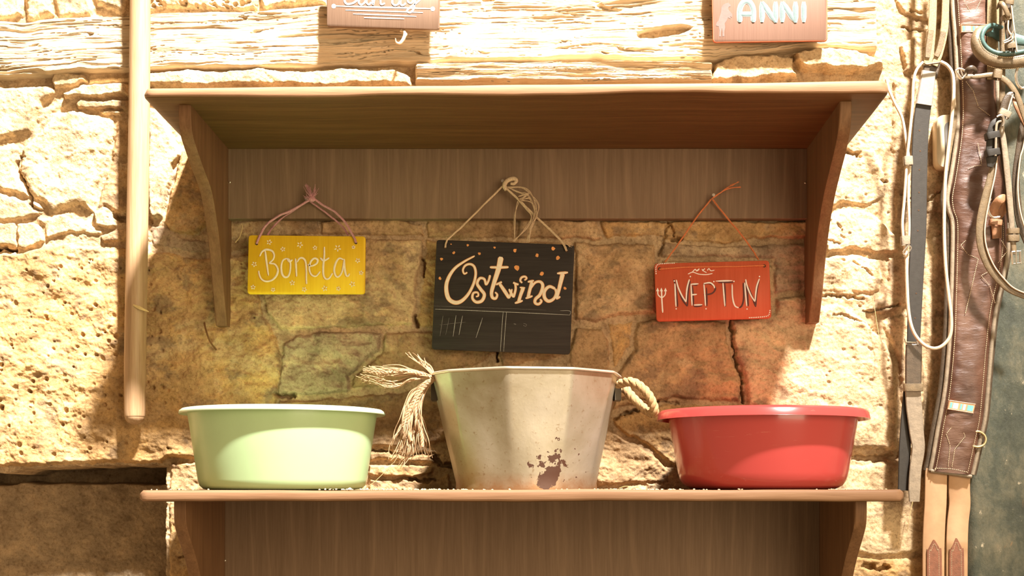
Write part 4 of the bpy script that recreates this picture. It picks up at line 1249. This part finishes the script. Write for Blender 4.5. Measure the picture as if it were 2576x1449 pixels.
# --- Candy
z = Z((600, 0, 3.623)); yS = -0.066
c = W(960, 10, yS)
ct = thing('name_board', 'pale brown wooden board with white script lettering and lines, cut off above', 'sign', (c[0], yS, c[2]))
sign_board(ct, [z(p) for p in ((803, -290), (1838, -262), (1832, 268), (804, 240))], yS, M['palewood'], 6)
CA = [([(1042, -70), (995, -55), (966, -5), (985, 35), (1040, 30), (1085, 0)], 5), ([(1150, -38), (1108, -12), (1096, 25), (1122, 42), (1155, 15), (1168, -35), (1166, 20), (1188, 42), (1210, 20)], 4.5),
      ([(1218, -35), (1225, 42), (1240, -5), (1272, -35), (1292, 0), (1300, 40), (1335, 30)], 4.5), ([(1462, -30), (1412, -12), (1402, 28), (1430, 48), (1466, 18), (1486, -110), (1476, 28), (1500, 48), (1525, 28)], 4.5),
      ([(1535, -35), (1546, 18), (1580, 24), (1612, -35), (1606, 30), (1592, 88), (1562, 115), (1536, 100), (1560, 72), (1630, 20), (1662, -12)], 4.5)]
cl = MB()
for st, w in CA: ribbon(cl, [z(p) for p in st], w, yS - 0.0006)
lo_ = cl.build('lettering', M['white'], ct, 60); lo_['label'] = 'white painted script letters Candy'
ul = MB()
for a, b, w in (((865, 55), (1770, 80), 4.2), ((975, 92), (1680, 115), 3.0), ((1045, 127), (1620, 150), 3.0), ((1145, 162), (1510, 172), 3.0)):
    ribbon(ul, [z(a), z(b)], w, yS - 0.0003, False)
dot(ul, z((868, 56)), 5.6, yS - 0.0004, n=14); dot(ul, z((1770, 81)), 5.6, yS - 0.0004, n=14)
ul.build('painted_lines', M['white'], ct, 60)
kn = MB()
kn.tube(cr([W(*z(p), -0.058 - 0.004 * k) for k, p in enumerate(((1495, 270), (1515, 300), (1505, 350), (1470, 395), (1435, 385), (1430, 350)))], 6), [0.0022, 0.0030, 0.0034, 0.0030, 0.0022, 0.001], 7)
kn.tube(cr([W(*z(p), -0.060) for p in ((1490, 268), (1475, 282), (1500, 288), (1530, 310), (1515, 345))], 6), [0.0012, 0.0020, 0.0022, 0.0014], 6)
kn.build('string_knot', M['raffia'], ct, 60)

# --- ANNI
yS = -0.058
c = W(1936, 10, yS)
at_ = thing('name_board', 'salmon coloured wooden board with pale blue letters ANNI, cut off above', 'sign', (c[0], yS, c[2]))
sign_board(at_, [(1790, -130), (2079, -130), (2080, 102), (1795, 106)], yS, M['salmon'], 7, 0.010)
eb = MB()
oc = rounded([(1790, -130), (2079, -130), (2080, 102), (1795, 106)], 7)
eb.tube([W(a, b, yS + 0.002) for a, b in oc + oc[:1]], 0.0017, 6)
eb.build('red_edge', M['rededge'], at_, 60)
an, ao = MB(), MB()
def blockletter(strs, w):
    for s_ in strs:
        ribbon(ao, s_, w + 3.4, yS - 0.0003, len(s_) > 2)
        ribbon(an, s_, w, yS - 0.0008, len(s_) > 2)
blockletter([[(1861, 56), (1861, 25), (1868, 8), (1878, 3), (1888, 8), (1895, 25), (1895, 56)], [(1861, 36), (1895, 36)]], 10)
blockletter([[(1917, 56), (1917, 4)], [(1917, 5), (1951, 56)], [(1951, 57), (1951, 4)]], 10.5)
blockletter([[(1968, 56), (1968, 4)], [(1968, 5), (2001, 56)], [(2001, 57), (2001, 4)]], 10.5)
blockletter([[(2022, 56), (2022, 4)]], 10)
lo_ = an.build('lettering', M['paleblue'], at_, 60); ao.build('letter_outline', M['white'], lo_, 60)
lo_['label'] = 'pale blue block letters ANNI edged in white'
z = Z((1300, 0, 3.623))
hs = MB()
horse = [(1905, 30), (1930, 25), (1948, 42), (1950, 60), (1935, 62), (1925, 75), (1935, 95), (1965, 130), (1962, 160), (1945, 150), (1950, 172), (1925, 160), (1915, 185), (1895, 215), (1900, 250), (1890, 290), (1893, 330), (1875, 332), (1875, 290), (1870, 255), (1860, 300), (1862, 332), (1845, 332), (1848, 280), (1840, 240), (1815, 235), (1822, 205), (1840, 185), (1850, 150), (1862, 110), (1865, 70), (1880, 45)]
hv = [W(*z(p), yS - 0.0003) for p in horse]
hs.add(hv, [tuple(range(len(hv)))])
hs.build('painted_horse', M['lavender'], at_)

# ------------------------------------------------------------------ tack hanging at the right
def PW(pts, y):
    return [W(p[0], p[1], y + (p[2] if len(p) > 2 else 0)) for p in cr([(a, b, (c[0] if c else 0)) for (a, b, *c) in pts], 7)]
def ring_tube(mb, pts, y, r, n=5, closed=True):
    P = pts + pts[:1] if closed else pts
    mb.tube([W(a, b, y) for a, b in (cr(P, n) if n > 1 else P)], r, 8)
def loop_band(mb, px, py, w, h, y, depth=0.012, th=0.002, rot=0.0):
    """a keeper: flat band wrapped round a strap; w, h in px"""
    k = S(y); c = W(px, py, y); hw, hh = w * k / 2, h * k / 2
    cs, sn = math.cos(rot), math.sin(rot)
    n = 28
    ring = []
    for i in range(n):
        a = 2 * math.pi * i / n
        ca, sa = math.cos(a), math.sin(a)
        ring.append((hw * math.copysign(abs(ca) ** 0.45, ca), depth / 2 * math.copysign(abs(sa) ** 0.45, sa)))
    vs, fs = [], []
    for (zz_, sc) in ((-hh, 0.97), (-hh * 0.8, 1.0), (hh * 0.8, 1.0), (hh, 0.97), (hh, 0.82), (-hh, 0.82)):
        for (u, v) in ring:
            vs.append((c[0] + u * sc * cs - zz_ * sn, c[1] + v * sc, c[2] + u * sc * sn + zz_ * cs))
    m = 6
    for j in range(m):
        for i in range(n):
            a, b = j * n + i, j * n + (i + 1) % n
            a2, b2 = ((j + 1) % m) * n + i, ((j + 1) % m) * n + (i + 1) % n
            fs.append((a, b, b2, a2))
    mb.add(vs, fs)
def stitches(mb, pts, y, step=5.2, ln=3.2, r=0.0006):
    P = [np.array(p, float) for p in cr(pts, 14)]
    acc, pos = 0.0, 0.0
    L = [0.0]
    for a, b in zip(P[:-1], P[1:]): L.append(L[-1] + float(np.linalg.norm(b - a)))
    A = np.array(P)
    t = 0.0
    while t + ln < L[-1]:
        q0 = [np.interp(t, L, A[:, 0]), np.interp(t, L, A[:, 1])]; q1 = [np.interp(t + ln, L, A[:, 0]), np.interp(t + ln, L, A[:, 1])]
        yy = y(t / L[-1]) if callable(y) else y
        mb.tube([W(q0[0], q0[1], yy), W(q1[0], q1[1], yy)], r, 4)
        t += step

# --- long black strap with taped top
Y1 = -0.062
c = W(2310, 600, Y1)
st1 = thing('leather_strap', 'long black leather strap with punched holes and grey tape near its top', 'strap', (c[0], Y1, c[2]))
k = S(Y1)
sd = MB(); sd.strap(PW([(2350, -160), (2347, 0), (2344, 72), (2337, 135), (2334, 165)], Y1 - 0.006), [19 * k, 19 * k, 20 * k, 24 * k, 22 * k], 0.004); sd.build('suede_strip', M['suede'], st1)
sd = MB(); sd.strap(PW([(2384, -160), (2379, 0), (2375, 76), (2362, 135), (2350, 165)], Y1 - 0.010), [18 * k, 18 * k, 19 * k, 19 * k, 17 * k], 0.004); sd.build('suede_strip', M['suede'], st1)
sd = MB(); sd.strap(PW([(2342, 76), (2336, 120), (2333, 145)], Y1 - 0.0095), [14 * k, 15 * k, 12 * k], 0.003)
sd.strap(PW([(2373, 80), (2364, 120), (2355, 142)], Y1 - 0.0135), [14 * k, 14 * k, 12 * k], 0.003); sd.build('folded_end', M['olive_leather'], st1)
sd = MB(); sd.strap(PW([(2347, 150), (2342, 175), (2337, 195)], Y1 - 0.002), [42 * k, 40 * k, 37 * k], 0.007); sd.build('splice', M['dark_leather'], st1)
sd = MB(); sd.strap(PW([(2337, 180), (2330, 225), (2324, 264)], Y1 - 0.003), [37 * k, 39 * k, 41 * k], 0.0075); sd.build('tape_wrap', M['tape'], st1)
sd = MB(); sd.strap(PW([(2326, 240), (2316, 330), (2312, 450), (2310, 580), (2304, 700), (2298, 860)], Y1), [39 * k, 40 * k, 40 * k, 40 * k, 38 * k, 33 * k], 0.0045)
main = sd.build('strap', M['black_leather'], st1)
hl = MB()
for p in ((2313, 328), (2315, 380), (2313, 427), (2312, 484), (2311, 529), (2309, 580), (2305, 738), (2302, 800)):
    cc = W(p[0], p[1], Y1 - 0.0023); hl.tube([(cc[0], cc[1] - 0.0003, cc[2]), (cc[0], cc[1] + 0.001, cc[2])], 0.0016, 10)
hl.build('punched_holes', M['hole'], main)
bk = MB()
ring_tube(bk, [(2274, 852), (2282, 866), (2308, 866), (2310, 858)], Y1 - 0.006, 0.0016, 4, False)
ring_tube(bk, [(2306, 858), (2309, 868)], Y1 - 0.007, 0.0018, 4, False); bk.build('buckle', M['chrome'], st1)
sd = MB(); sd.strap(PW([(2299, 862), (2298, 900), (2297, 975)], Y1 - 0.004), [40 * k, 41 * k, 40 * k], 0.007); sd.build('buckle_end', M['dark_leather'], st1)
kp = MB(); loop_band(kp, 2297, 975, 50, 19, Y1 - 0.003, 0.016, rot=0.0); kp.build('keeper', M['olive_leather'], st1)
sd = MB(); sd.strap(PW([(2296, 978), (2300, 1030), (2306, 1090), (2310, 1130), (2303, 1180), (2300, 1230), (2300, 1262)], Y1 - 0.002), [39 * k, 40 * k, 36 * k, 32 * k, 30 * k, 30 * k, 26 * k], 0.0045)
sd.build('strap_end', M['grey_leather'], st1)
sd = MB(); sd.strap(PW([(2284, 975), (2280, 1050), (2276, 1130), (2272, 1234)], Y1 + 0.008), [22 * k, 27 * k, 30 * k, 27 * k], 0.0045)
sd.build('strap_underlayer', M['black_leather'], st1)

# --- thin rein
Y2 = -0.082
c = W(2340, 500, Y2)
rn = thing('rein', 'thin pale-edged leather rein hanging in a long loop over the black strap', 'rein', (c[0], Y2, c[2]))
lp = MB()
k2 = S(Y2)
lp.strap(PW([(2366, 155), (2384, 166), (2397, 190), (2399, 240), (2394, 300), (2386, 370), (2378, 450), (2375, 560), (2378, 660), (2386, 740), (2393, 800), (2390, 845), (2370, 870), (2345, 876), (2318, 862), (2296, 830), (2285, 780), (2281, 700), (2280, 640), (2276, 618)], Y2),
         0.0062, 0.0055); lp.build('loop', M['edge_leather'], rn, 60)
lp = MB()
lp.strap(PW([(2272, 600), (2270, 560), (2275, 500), (2279, 440), (2281, 405), (2288, 340), (2295, 270), (2298, 205), (2306, 176), (2322, 156)], Y2), 0.0052, 0.005)
lp.strap(PW([(2286, 604), (2287, 560), (2285, 500), (2286, 440), (2287, 405), (2280, 360), (2270, 300), (2252, 262), (2236, 226), (2230, 200)], Y2 + 0.007), 0.0052, 0.005)
lp.build('strand', M['edge_leather'], rn, 60)
lp = MB()
lp.strap(PW([(2322, 156), (2330, 162), (2345, 160), (2360, 158), (2366, 155)], Y2 + 0.002), 0.003, 0.004)
lp.strap(PW([(2399, 215), (2400, 300), (2390, 380), (2384, 430)], Y2 + 0.008), [0.004, 0.010, 0.006, 0.003], 0.003)
lp.build('inner_strand', M['olive_leather'], rn, 60)
for (px, py) in ((2284, 405), (2277, 605)):
    kp = MB(); loop_band(kp, px, py, 23, 22, Y2, 0.013, rot=0.06); kp.build('keeper', M['grey_leather'], rn)
bk = MB(); ring_tube(bk, [(2286, 616), (2292, 625), (2280, 640), (2272, 634)], Y2 - 0.006, 0.0014, 4); bk.build('buckle', M['chrome'], rn)

# --- padded girth
Y3 = -0.050
GL = [(2400, -240), (2398, -20), (2406, 100), (2413, 250), (2411, 330), (2402, 400), (2394, 450), (2386, 498), (2390, 530), (2399, 562), (2399, 640), (2396, 740), (2392, 850), (2380, 980), (2362, 1080), (2350, 1150), (2343, 1184)]
GR = [(2486, -240), (2490, -20), (2494, 60), (2504, 200), (2512, 330), (2524, 450), (2534, 560), (2533, 620), (2522, 690), (2502, 780), (2490, 880), (2476, 1040), (2462, 1110), (2450, 1165), (2443, 1194)]
gtk = thing('padded_girth', 'wide brown padded leather girth with stitched seams and inlaid badges', 'girth', W(2440, 600, Y3))
def curve_at(pts, y):
    P = cr(pts, 12)
    return np.interp(y, [p[1] for p in P], [p[0] for p in P])
ys_ = np.linspace(-240, 1190, 300)
nu = 22
Pg = np.zeros((len(ys_), nu, 3))
for j, py in enumerate(ys_):
    l, r = curve_at(GL, min(py, 1184)), curve_at(GR, min(py, 1194))
    for i in range(nu):
        u = i / (nu - 1)
        px = l + (r - l) * u
        pyy = py + 10 * (u - 0.5) * sstep(1100, 1190, py)
        bul = 0.013 * (1 - (abs(2 * u - 1)) ** 5) + 0.003 * math.sin(py / 70.0) * math.sin(math.pi * u)
        wr = 0.0022 * float(fbm(np.array(px / 40.0), np.array(pyy / 22.0), 3, 5)) * (1 - abs(2 * u - 1) ** 4)
        wr += 0.006 * math.exp(-((py - 505) / 26.0) ** 2) * (-(1 - u) ** 3) 
        Pg[j, i] = W(px, pyy, Y3 - bul - wr)
gg = MB()
idx = np.arange(len(ys_) * nu).reshape(len(ys_), nu)
fq = [(int(idx[j, i]), int(idx[j + 1, i]), int(idx[j + 1, i + 1]), int(idx[j, i + 1])) for j in range(len(ys_) - 1) for i in range(nu - 1)]
gg.add([tuple(v) for v in Pg.reshape(-1, 3)], fq)
bk_ = Pg[:, [0, nu - 1]].copy(); bk_[:, :, 1] = Y3 + 0.007
ib = np.arange(len(ys_) * 2).reshape(len(ys_), 2)
gg.add([tuple(v) for v in bk_.reshape(-1, 3)], [(int(ib[j, 0]), int(ib[j, 1]), int(ib[j + 1, 1]), int(ib[j + 1, 0])) for j in range(len(ys_) - 1)])
gg.build('leather_cover', M['girth'], gtk, 60)
pp = MB()
for src, off in ((GL, -3), (GR, 3)):
    pp.tube([W(p[0] + off, p[1], Y3 - 0.001) for p in cr(src, 8)], 0.0042, 10)
pp.tube([W(a, b, Y3 - 0.003) for a, b in ((2341, 1184), (2370, 1188), (2400, 1192), (2444, 1199))], 0.0038, 8)
pp.build('edge_binding', M['grey_leather'], gtk, 60)
ub = MB()
ub.strap([W(p[0] - 11, p[1], Y3 + 0.006) for p in cr(GL, 6)], 0.014, 0.006); ub.strap([W(p[0] + 6, p[1] , Y3 + 0.004) for p in cr(GR, 6)], 0.010, 0.006)
ub.build('lining', M['dark_leather'], gtk, 60)
sm_ = MB()
yf = Y3 - 0.0118
stitches(sm_, [(p[0] + 10, p[1]) for p in GL if p[1] > -60][0:] + [(2352, 1176)], yf + 0.001)
stitches(sm_, [(p[0] - 10, p[1]) for p in GR if p[1] > 500], yf + 0.001)
stitches(sm_, [(2352, 1178), (2395, 1180), (2434, 1188)], yf + 0.001)
yc = Y3 - 0.0132
for seg in ([(2410, 1055), (2380, 1092), (2390, 1120), (2385, 1175)], [(2410, 1055), (2428, 1098), (2402, 1130), (2394, 1178)],
            [(2450, 585), (2417, 617), (2435, 640), (2461, 651), (2440, 740), (2428, 790)], [(2486, 684), (2468, 693), (2490, 720), (2504, 765)], [(2519, 605), (2535, 630), (2510, 662)],
            [(2425, 450), (2445, 465), (2462, 490)], [(2435, 425), (2452, 418), (2470, 415)], [(2424, 0), (2438, 26), (2446, 40)], [(2446, 40), (2456, 24), (2468, 0)],
            [(2430, 205), (2448, 228), (2462, 270), (2492, 292)], [(2460, 360), (2466, 395), (2470, 415)]):
    P = seg
    for a, b in zip(P[:-1], P[1:]): stitches(sm_, [a, b], yc, 4.6, 3.0)
sm_.build('stitching', M['thread'], gtk, 60)
def badge(corners):
    """corners clockwise from top left"""
    A = [np.array(c, float) for c in corners]
    y = Y3 - 0.0165
    def q(u, v): return tuple((A[0] * (1 - u) + A[1] * u) * (1 - v) + (A[3] * (1 - u) + A[2] * u) * v)
    p = [W(*c, y) for c in corners]
    b = MB().prism([(v[0], v[2]) for v in p][::-1], y, y + 0.006, 0.0006).build('badge', M['copper'], gtk)
    fr = MB(); P = [W(*q(u, v), y - 0.0003) for u, v in ((.01, .06), (.99, .06), (.99, .94), (.01, .94), (.01, .06))]
    fr.tube(P, 0.0010, 6); fr.build('badge_frame', M['copper'], b)
    t, w_ = MB(), MB()
    for u0, u1, mb in ((.07, .15, t), (.18, .37, w_), (.45, .52, t), (.56, .65, w_), (.72, .94, t)):
        for_ = [W(*q(u, v), y - 0.0006) for u, v in ((u0, .22), (u1, .22), (u1, .80), (u0, .80))]
        mb.prism([(v[0], v[2]) for v in for_][::-1], y - 0.0006, y + 0.001)
    t.build('turquoise_inlay', M['turquoise'], b); w_.build('white_inlay', M['white'], b)
badge([(2388, 1006), (2455, 1016), (2449, 1041), (2383, 1030)])
badge([(2417, 60), (2484, 61), (2484, 82), (2418, 82)])
dr = MB(); dr.tube([W(a, b, Y3 - 0.008) for a, b in cr([(2450, 1086), (2464, 1086), (2476, 1094), (2480, 1106), (2475, 1118), (2462, 1124), (2446, 1122)], 6)], 0.0023, 10)
dr.build('d_ring', M['brass'], gtk, 60)
k = S(-0.045)
for (cx, w) in ((2351, 55), (2410, 54)):
    e = MB()
    pts = [(cx + 4, 1178), (cx + 3, 1230), (cx + (2 if cx < 2400 else 4), 1270), (cx - 1, 1320), (cx - 3, 1400), (cx - 3, 1600)]
    e.strap([W(a, b, -0.045 + (0.006 * math.sin((b - 1200) / 45.0) if cx > 2400 and b < 1380 else 0)) for a, b in cr(pts, 8)], w * k, 0.0045)
    eo = e.build('billet_strap', M['elastic'], gtk, 60)
    tb = MB()
    kx = cx - 4 + (3 if cx < 2400 else 0)
    top = 1358 if cx < 2400 else 1354
    outl = cr([(kx - 17, 1600), (kx - 18, 1400), (kx - 15, 1385), (kx - 3, top + 3), (kx, top), (kx + 3, top + 3), (kx + 14, 1380), (kx + 19, 1400), (kx + 19, 1600)], 4)
    wv = [W(a, b, -0.0505) for a, b in outl]
    tb.prism([(v[0], v[2]) for v in wv], -0.0515, -0.0455, 0.0006)
    to = tb.build('pointed_tab', M['chestnut'], eo)
    ts = MB(); stitches(ts, [(kx - 11, 1590), (kx - 12, 1400), (kx - 8, 1386), (kx, top + 10), (kx + 8, 1384), (kx + 12, 1400), (kx + 12, 1590)], -0.0520, 4.6, 3.0, 0.0005); ts.build('stitching', M['thread'], to)

# --- bridle
Y4 = -0.105
br = thing('bridle', 'brown leather bridle with a teal-lined padded noseband and steel buckles', 'bridle', W(2530, 300, Y4))
k = S(Y4)
nb = MB()
NB = [(2620, 62, .05), (2570, 66, .05), (2522, 74, .03), (2492, 70, .02), (2468, 78, .005), (2458, 100, 0), (2466, 126, 0), (2490, 146, 0), (2530, 154, 0), (2580, 150, 0), (2640, 140, .01)]
nb.tube(PW(NB[3:], Y4), [0.006, 0.011, 0.0145, 0.0150, 0.0150, 0.0150], 14, 0.8); nb.build('noseband', M['olive_leather'], br, 60)
nb = MB(); nb.strap(PW([(2484, 84, .014), (2500, 82, .03), (2525, 90, .034), (2560, 100, .034), (2620, 110, .03)], Y4), [0.012, 0.022, 0.026, 0.020, 0.012], 0.006)
nb.tube(PW([(2520, 70, .02), (2494, 64, .006), (2476, 76, -.006), (2470, 98, -.009), (2482, 120, -.009), (2510, 134, -.010), (2550, 134, -.010), (2620, 120, -.006)], Y4), 0.0045, 10)
nb.build('noseband_padding', M['teal'], br, 60)
ns = MB(); stitches(ns, [(2463, 92), (2472, 118), (2492, 134), (2524, 144), (2560, 143), (2620, 134)], Y4 - 0.0125, 4.6, 3.0); stitches(ns, [(2484, 165), (2510, 172), (2550, 172), (2620, 160)], Y4 - 0.005, 4.6, 3.0)
ns.build('stitching', M['thread'], br)
def bs(name, pts, w, mat, dy=0.0, th=0.0035, tw=0.0):
    m_ = MB(); ww = [x * k for x in w] if isinstance(w, (list, tuple)) else w * k
    m_.strap(PW(pts, Y4 + dy), ww, th, tw); return m_.build(name, M[mat], br, 50)
bs('backing_strap', [(2503, -200), (2500, 0), (2497, 60), (2496, 200)], [34, 34, 30, 26], 'suede', 0.040)
bs('cheek_strap', [(2518, -120), (2520, 0), (2521, 80), (2522, 140), (2521, 250), (2519, 330)], [13, 14, 14, 14, 14, 14], 'olive_leather', 0.018)
bs('cheek_strap', [(2545, -120), (2540, -20), (2538, 20), (2536, 60), (2540, 100), (2548, 138)], [14, 16, 18, 18, 16, 14], 'dark_leather', -0.012)
bs('strap_tip', [(2508, 22, .008), (2517, 8, -.006), (2526, 16, -.012), (2536, 40, -.010), (2536, 52)], [4, 12, 12, 12, 6], 'olive_leather', -0.016)
bs('strap_edge', [(2544, 14), (2548, 50), (2553, 90), (2558, 130)], [4, 4, 4, 4], 'edge_leather', -0.024)
bs('strap_edge', [(2536, 52), (2536, 75), (2545, 92), (2548, 110)], [4, 4, 4, 4], 'edge_leather', -0.024)
for (a, b, w, h, r_, dy) in ((2537, 6, 24, 15, -.1, -.016), (2533, 46, 28, 13, .15, -.016), (2543, 116, 28, 15, .1, -.018)):
    kp = MB(); loop_band(kp, a, b, w, h, Y4 + dy, 0.016, rot=r_); kp.build('keeper', M['olive_leather'], br)
bk = MB(); ring_tube(bk, [(2550, 76), (2552, 90), (2544, 100), (2527, 108), (2525, 104), (2540, 96)], Y4 - 0.027, 0.0013, 3); bk.build('buckle', M['chrome'], br)
# throat strap with small buckle
bs('throat_strap', [(2418, 196, -.004), (2430, 193), (2460, 192), (2492, 188), (2512, 190)], [12, 12, 11, 12, 14], 'olive_leather', -0.002)
bs('strap_loop', [(2428, 190), (2434, 175, -.008), (2446, 170, -.010), (2454, 178, -.006), (2448, 186)], [10, 11, 11, 10, 8], 'dark_leather', -0.008)
bk = MB(); ring_tube(bk, [(2404, 178), (2412, 173), (2424, 176), (2430, 184), (2426, 192), (2416, 198)], Y4 - 0.012, 0.0020, 4); ring_tube(bk, [(2408, 184), (2419, 199)], Y4 - 0.014, 0.0026, 1, False)
ring_tube(bk, [(2417, 176), (2422, 190)], Y4 - 0.013, 0.0013, 1, False); bk.build('buckle', M['chrome'], br)
kp = MB(); loop_band(kp, 2508, 188, 22, 22, Y4 - 0.004, 0.016, rot=-0.15); kp.build('keeper', M['olive_leather'], br)
bs('curved_strap', [(2514, 192), (2536, 208), (2556, 236), (2570, 272), (2584, 312)], 14, 'olive_leather', -0.006)
bs('curved_strap', [(2550, 232, .01), (2556, 262), (2570, 292), (2590, 330)], [12, 14, 14, 14], 'tan_leather', 0.010)
# hanging cheek piece with keepers, then the long curved rein
bs('cheek_piece', [(2552, 236), (2540, 240), (2530, 256), (2524, 280), (2520, 296)], [10, 18, 20, 20, 18], 'dark_leather', -0.006)
bs('strap_edge', [(2548, 238), (2540, 262), (2534, 284)], 3.5, 'edge_leather', -0.012)
kp = MB(); loop_band(kp, 2527, 286, 30, 16, Y4 - 0.010, 0.014, rot=-0.45); kp.build('keeper', M['grey_leather'], br)
bk = MB(); ring_tube(bk, [(2508, 294), (2516, 290), (2524, 294), (2526, 308), (2522, 318)], Y4 - 0.016, 0.0019, 4, False); bk.build('buckle', M['chrome'], br)
bs('cheek_piece', [(2516, 300), (2504, 312), (2498, 330), (2496, 360), (2494, 400), (2490, 420)], [16, 26, 28, 30, 28, 14], 'black_leather', -0.004)
bs('strap_edge', [(2522, 304), (2510, 308), (2506, 322), (2505, 360), (2504, 392)], 6, 'grey_leather', -0.012)
for (a, b) in ((2496, 342), (2496, 385)):
    kp = MB(); loop_band(kp, a, b, 36, 17, Y4 - 0.004, 0.020, rot=0.18); kp.build('keeper', M['black_leather'], br)
bs('rein_strap', [(2503, 398), (2494, 440), (2478, 500), (2468, 550), (2466, 590), (2472, 630), (2490, 672), (2515, 705), (2545, 730), (2600, 752)], [12, 18, 20, 22, 22, 22, 22, 20, 18, 16], 'olive_leather', 0.002)
bs('strap_edge', [(2508, 396), (2503, 440), (2490, 500), (2480, 550), (2477, 590), (2483, 628), (2500, 668), (2524, 700), (2552, 726), (2600, 746)], 3.6, 'edge_leather', -0.002)
bs('cheek_strap', [(2518, 320), (2524, 350), (2532, 420), (2540, 500), (2546, 580)], [10, 14, 15, 15, 13], 'grey_leather', 0.006)
bs('strap_shadow_side', [(2515, 330), (2518, 380), (2528, 460), (2538, 560)], [6, 10, 9, 6], 'dark_leather', 0.014)
for (a, b, h) in ((2548, 582, 14), (2548, 600, 16)):
    kp = MB(); loop_band(kp, a, b, 30, h, Y4 + 0.004, 0.016, rot=0.0); kp.build('keeper', M['olive_leather'], br)
bs('buckle_end', [(2547, 600), (2550, 622), (2552, 640)], [14, 13, 10], 'olive_leather', 0.002)
bk = MB(); ring_tube(bk, [(2545, 634), (2566, 632), (2567, 662), (2548, 664)], Y4 - 0.004, 0.0021, 1); ring_tube(bk, [(2556, 630), (2557, 660)], Y4 - 0.006, 0.0015, 1, False); bk.build('buckle', M['chrome'], br)
bs('cheek_strap', [(2580, 260), (2570, 330), (2562, 390), (2556, 440), (2558, 500), (2566, 560), (2584, 610)], [10, 16, 18, 18, 20, 20, 18], 'dark_leather', 0.012)
bs('strap_edge', [(2588, 300), (2574, 370), (2566, 400), (2560, 470), (2566, 530), (2580, 580)], 4, 'edge_leather', 0.004)
bk = MB(); ring_tube(bk, [(2560, 170), (2556, 190), (2560, 212), (2572, 222), (2586, 214)], Y4 - 0.002, 0.0026, 4, False); bk.build('bit_ring', M['chrome'], br)
# tan billet end pushed through a steel loop, on the girth
tl = thing('strap_loop', 'short tan leather billet end through a steel loop, behind the bridle straps', 'strap', W(2512, 530, -0.075))
m_ = MB(); m_.strap([W(a, b, y) for a, b, y in cr([(2508, 600, -0.068), (2506, 560, -0.072), (2500, 530, -0.085), (2512, 506, -0.098), (2526, 500, -0.095), (2528, 520, -0.082), (2510, 548, -0.072)], 6)], [0.018, 0.020, 0.017, 0.016, 0.016, 0.016, 0.014], 0.004)
m_.build('leather_fold', M['tan_leather'], tl, 50)
m_ = MB(); ring_tube(m_, [(2492, 500), (2486, 515), (2488, 535), (2498, 547), (2515, 546)], -0.094, 0.0022, 4, False); m_.build('metal_loop', M['chrome'], tl)
kp = MB(); loop_band(kp, 2504, 560, 32, 14, -0.080, 0.016, rot=-0.1); kp.build('keeper', M['tan_leather'], tl)

# --- cream plastic fitting behind the straps
pf = thing('wall_fitting', 'rounded cream plastic fitting with a dark window, half hidden behind the straps', 'fitting', W(2395, 355, -0.02))
oc = [W(a, b, -0.030) for a, b in rounded([(2353, 290), (2430, 286), (2436, 422), (2354, 426)], 26, 8)]
MB().prism([(v[0], v[2]) for v in oc][::-1], -0.034, -0.006, 0.004).build('housing', M['ivory_plastic'], pf, 50)
oc = [W(a, b, -0.034) for a, b in rounded([(2376, 308), (2420, 306), (2422, 404), (2378, 400)], 12, 8)]
MB().prism([(v[0], v[2]) for v in oc][::-1], -0.0355, -0.030, 0.0006).build('window', M['grey_window'], pf, 50)
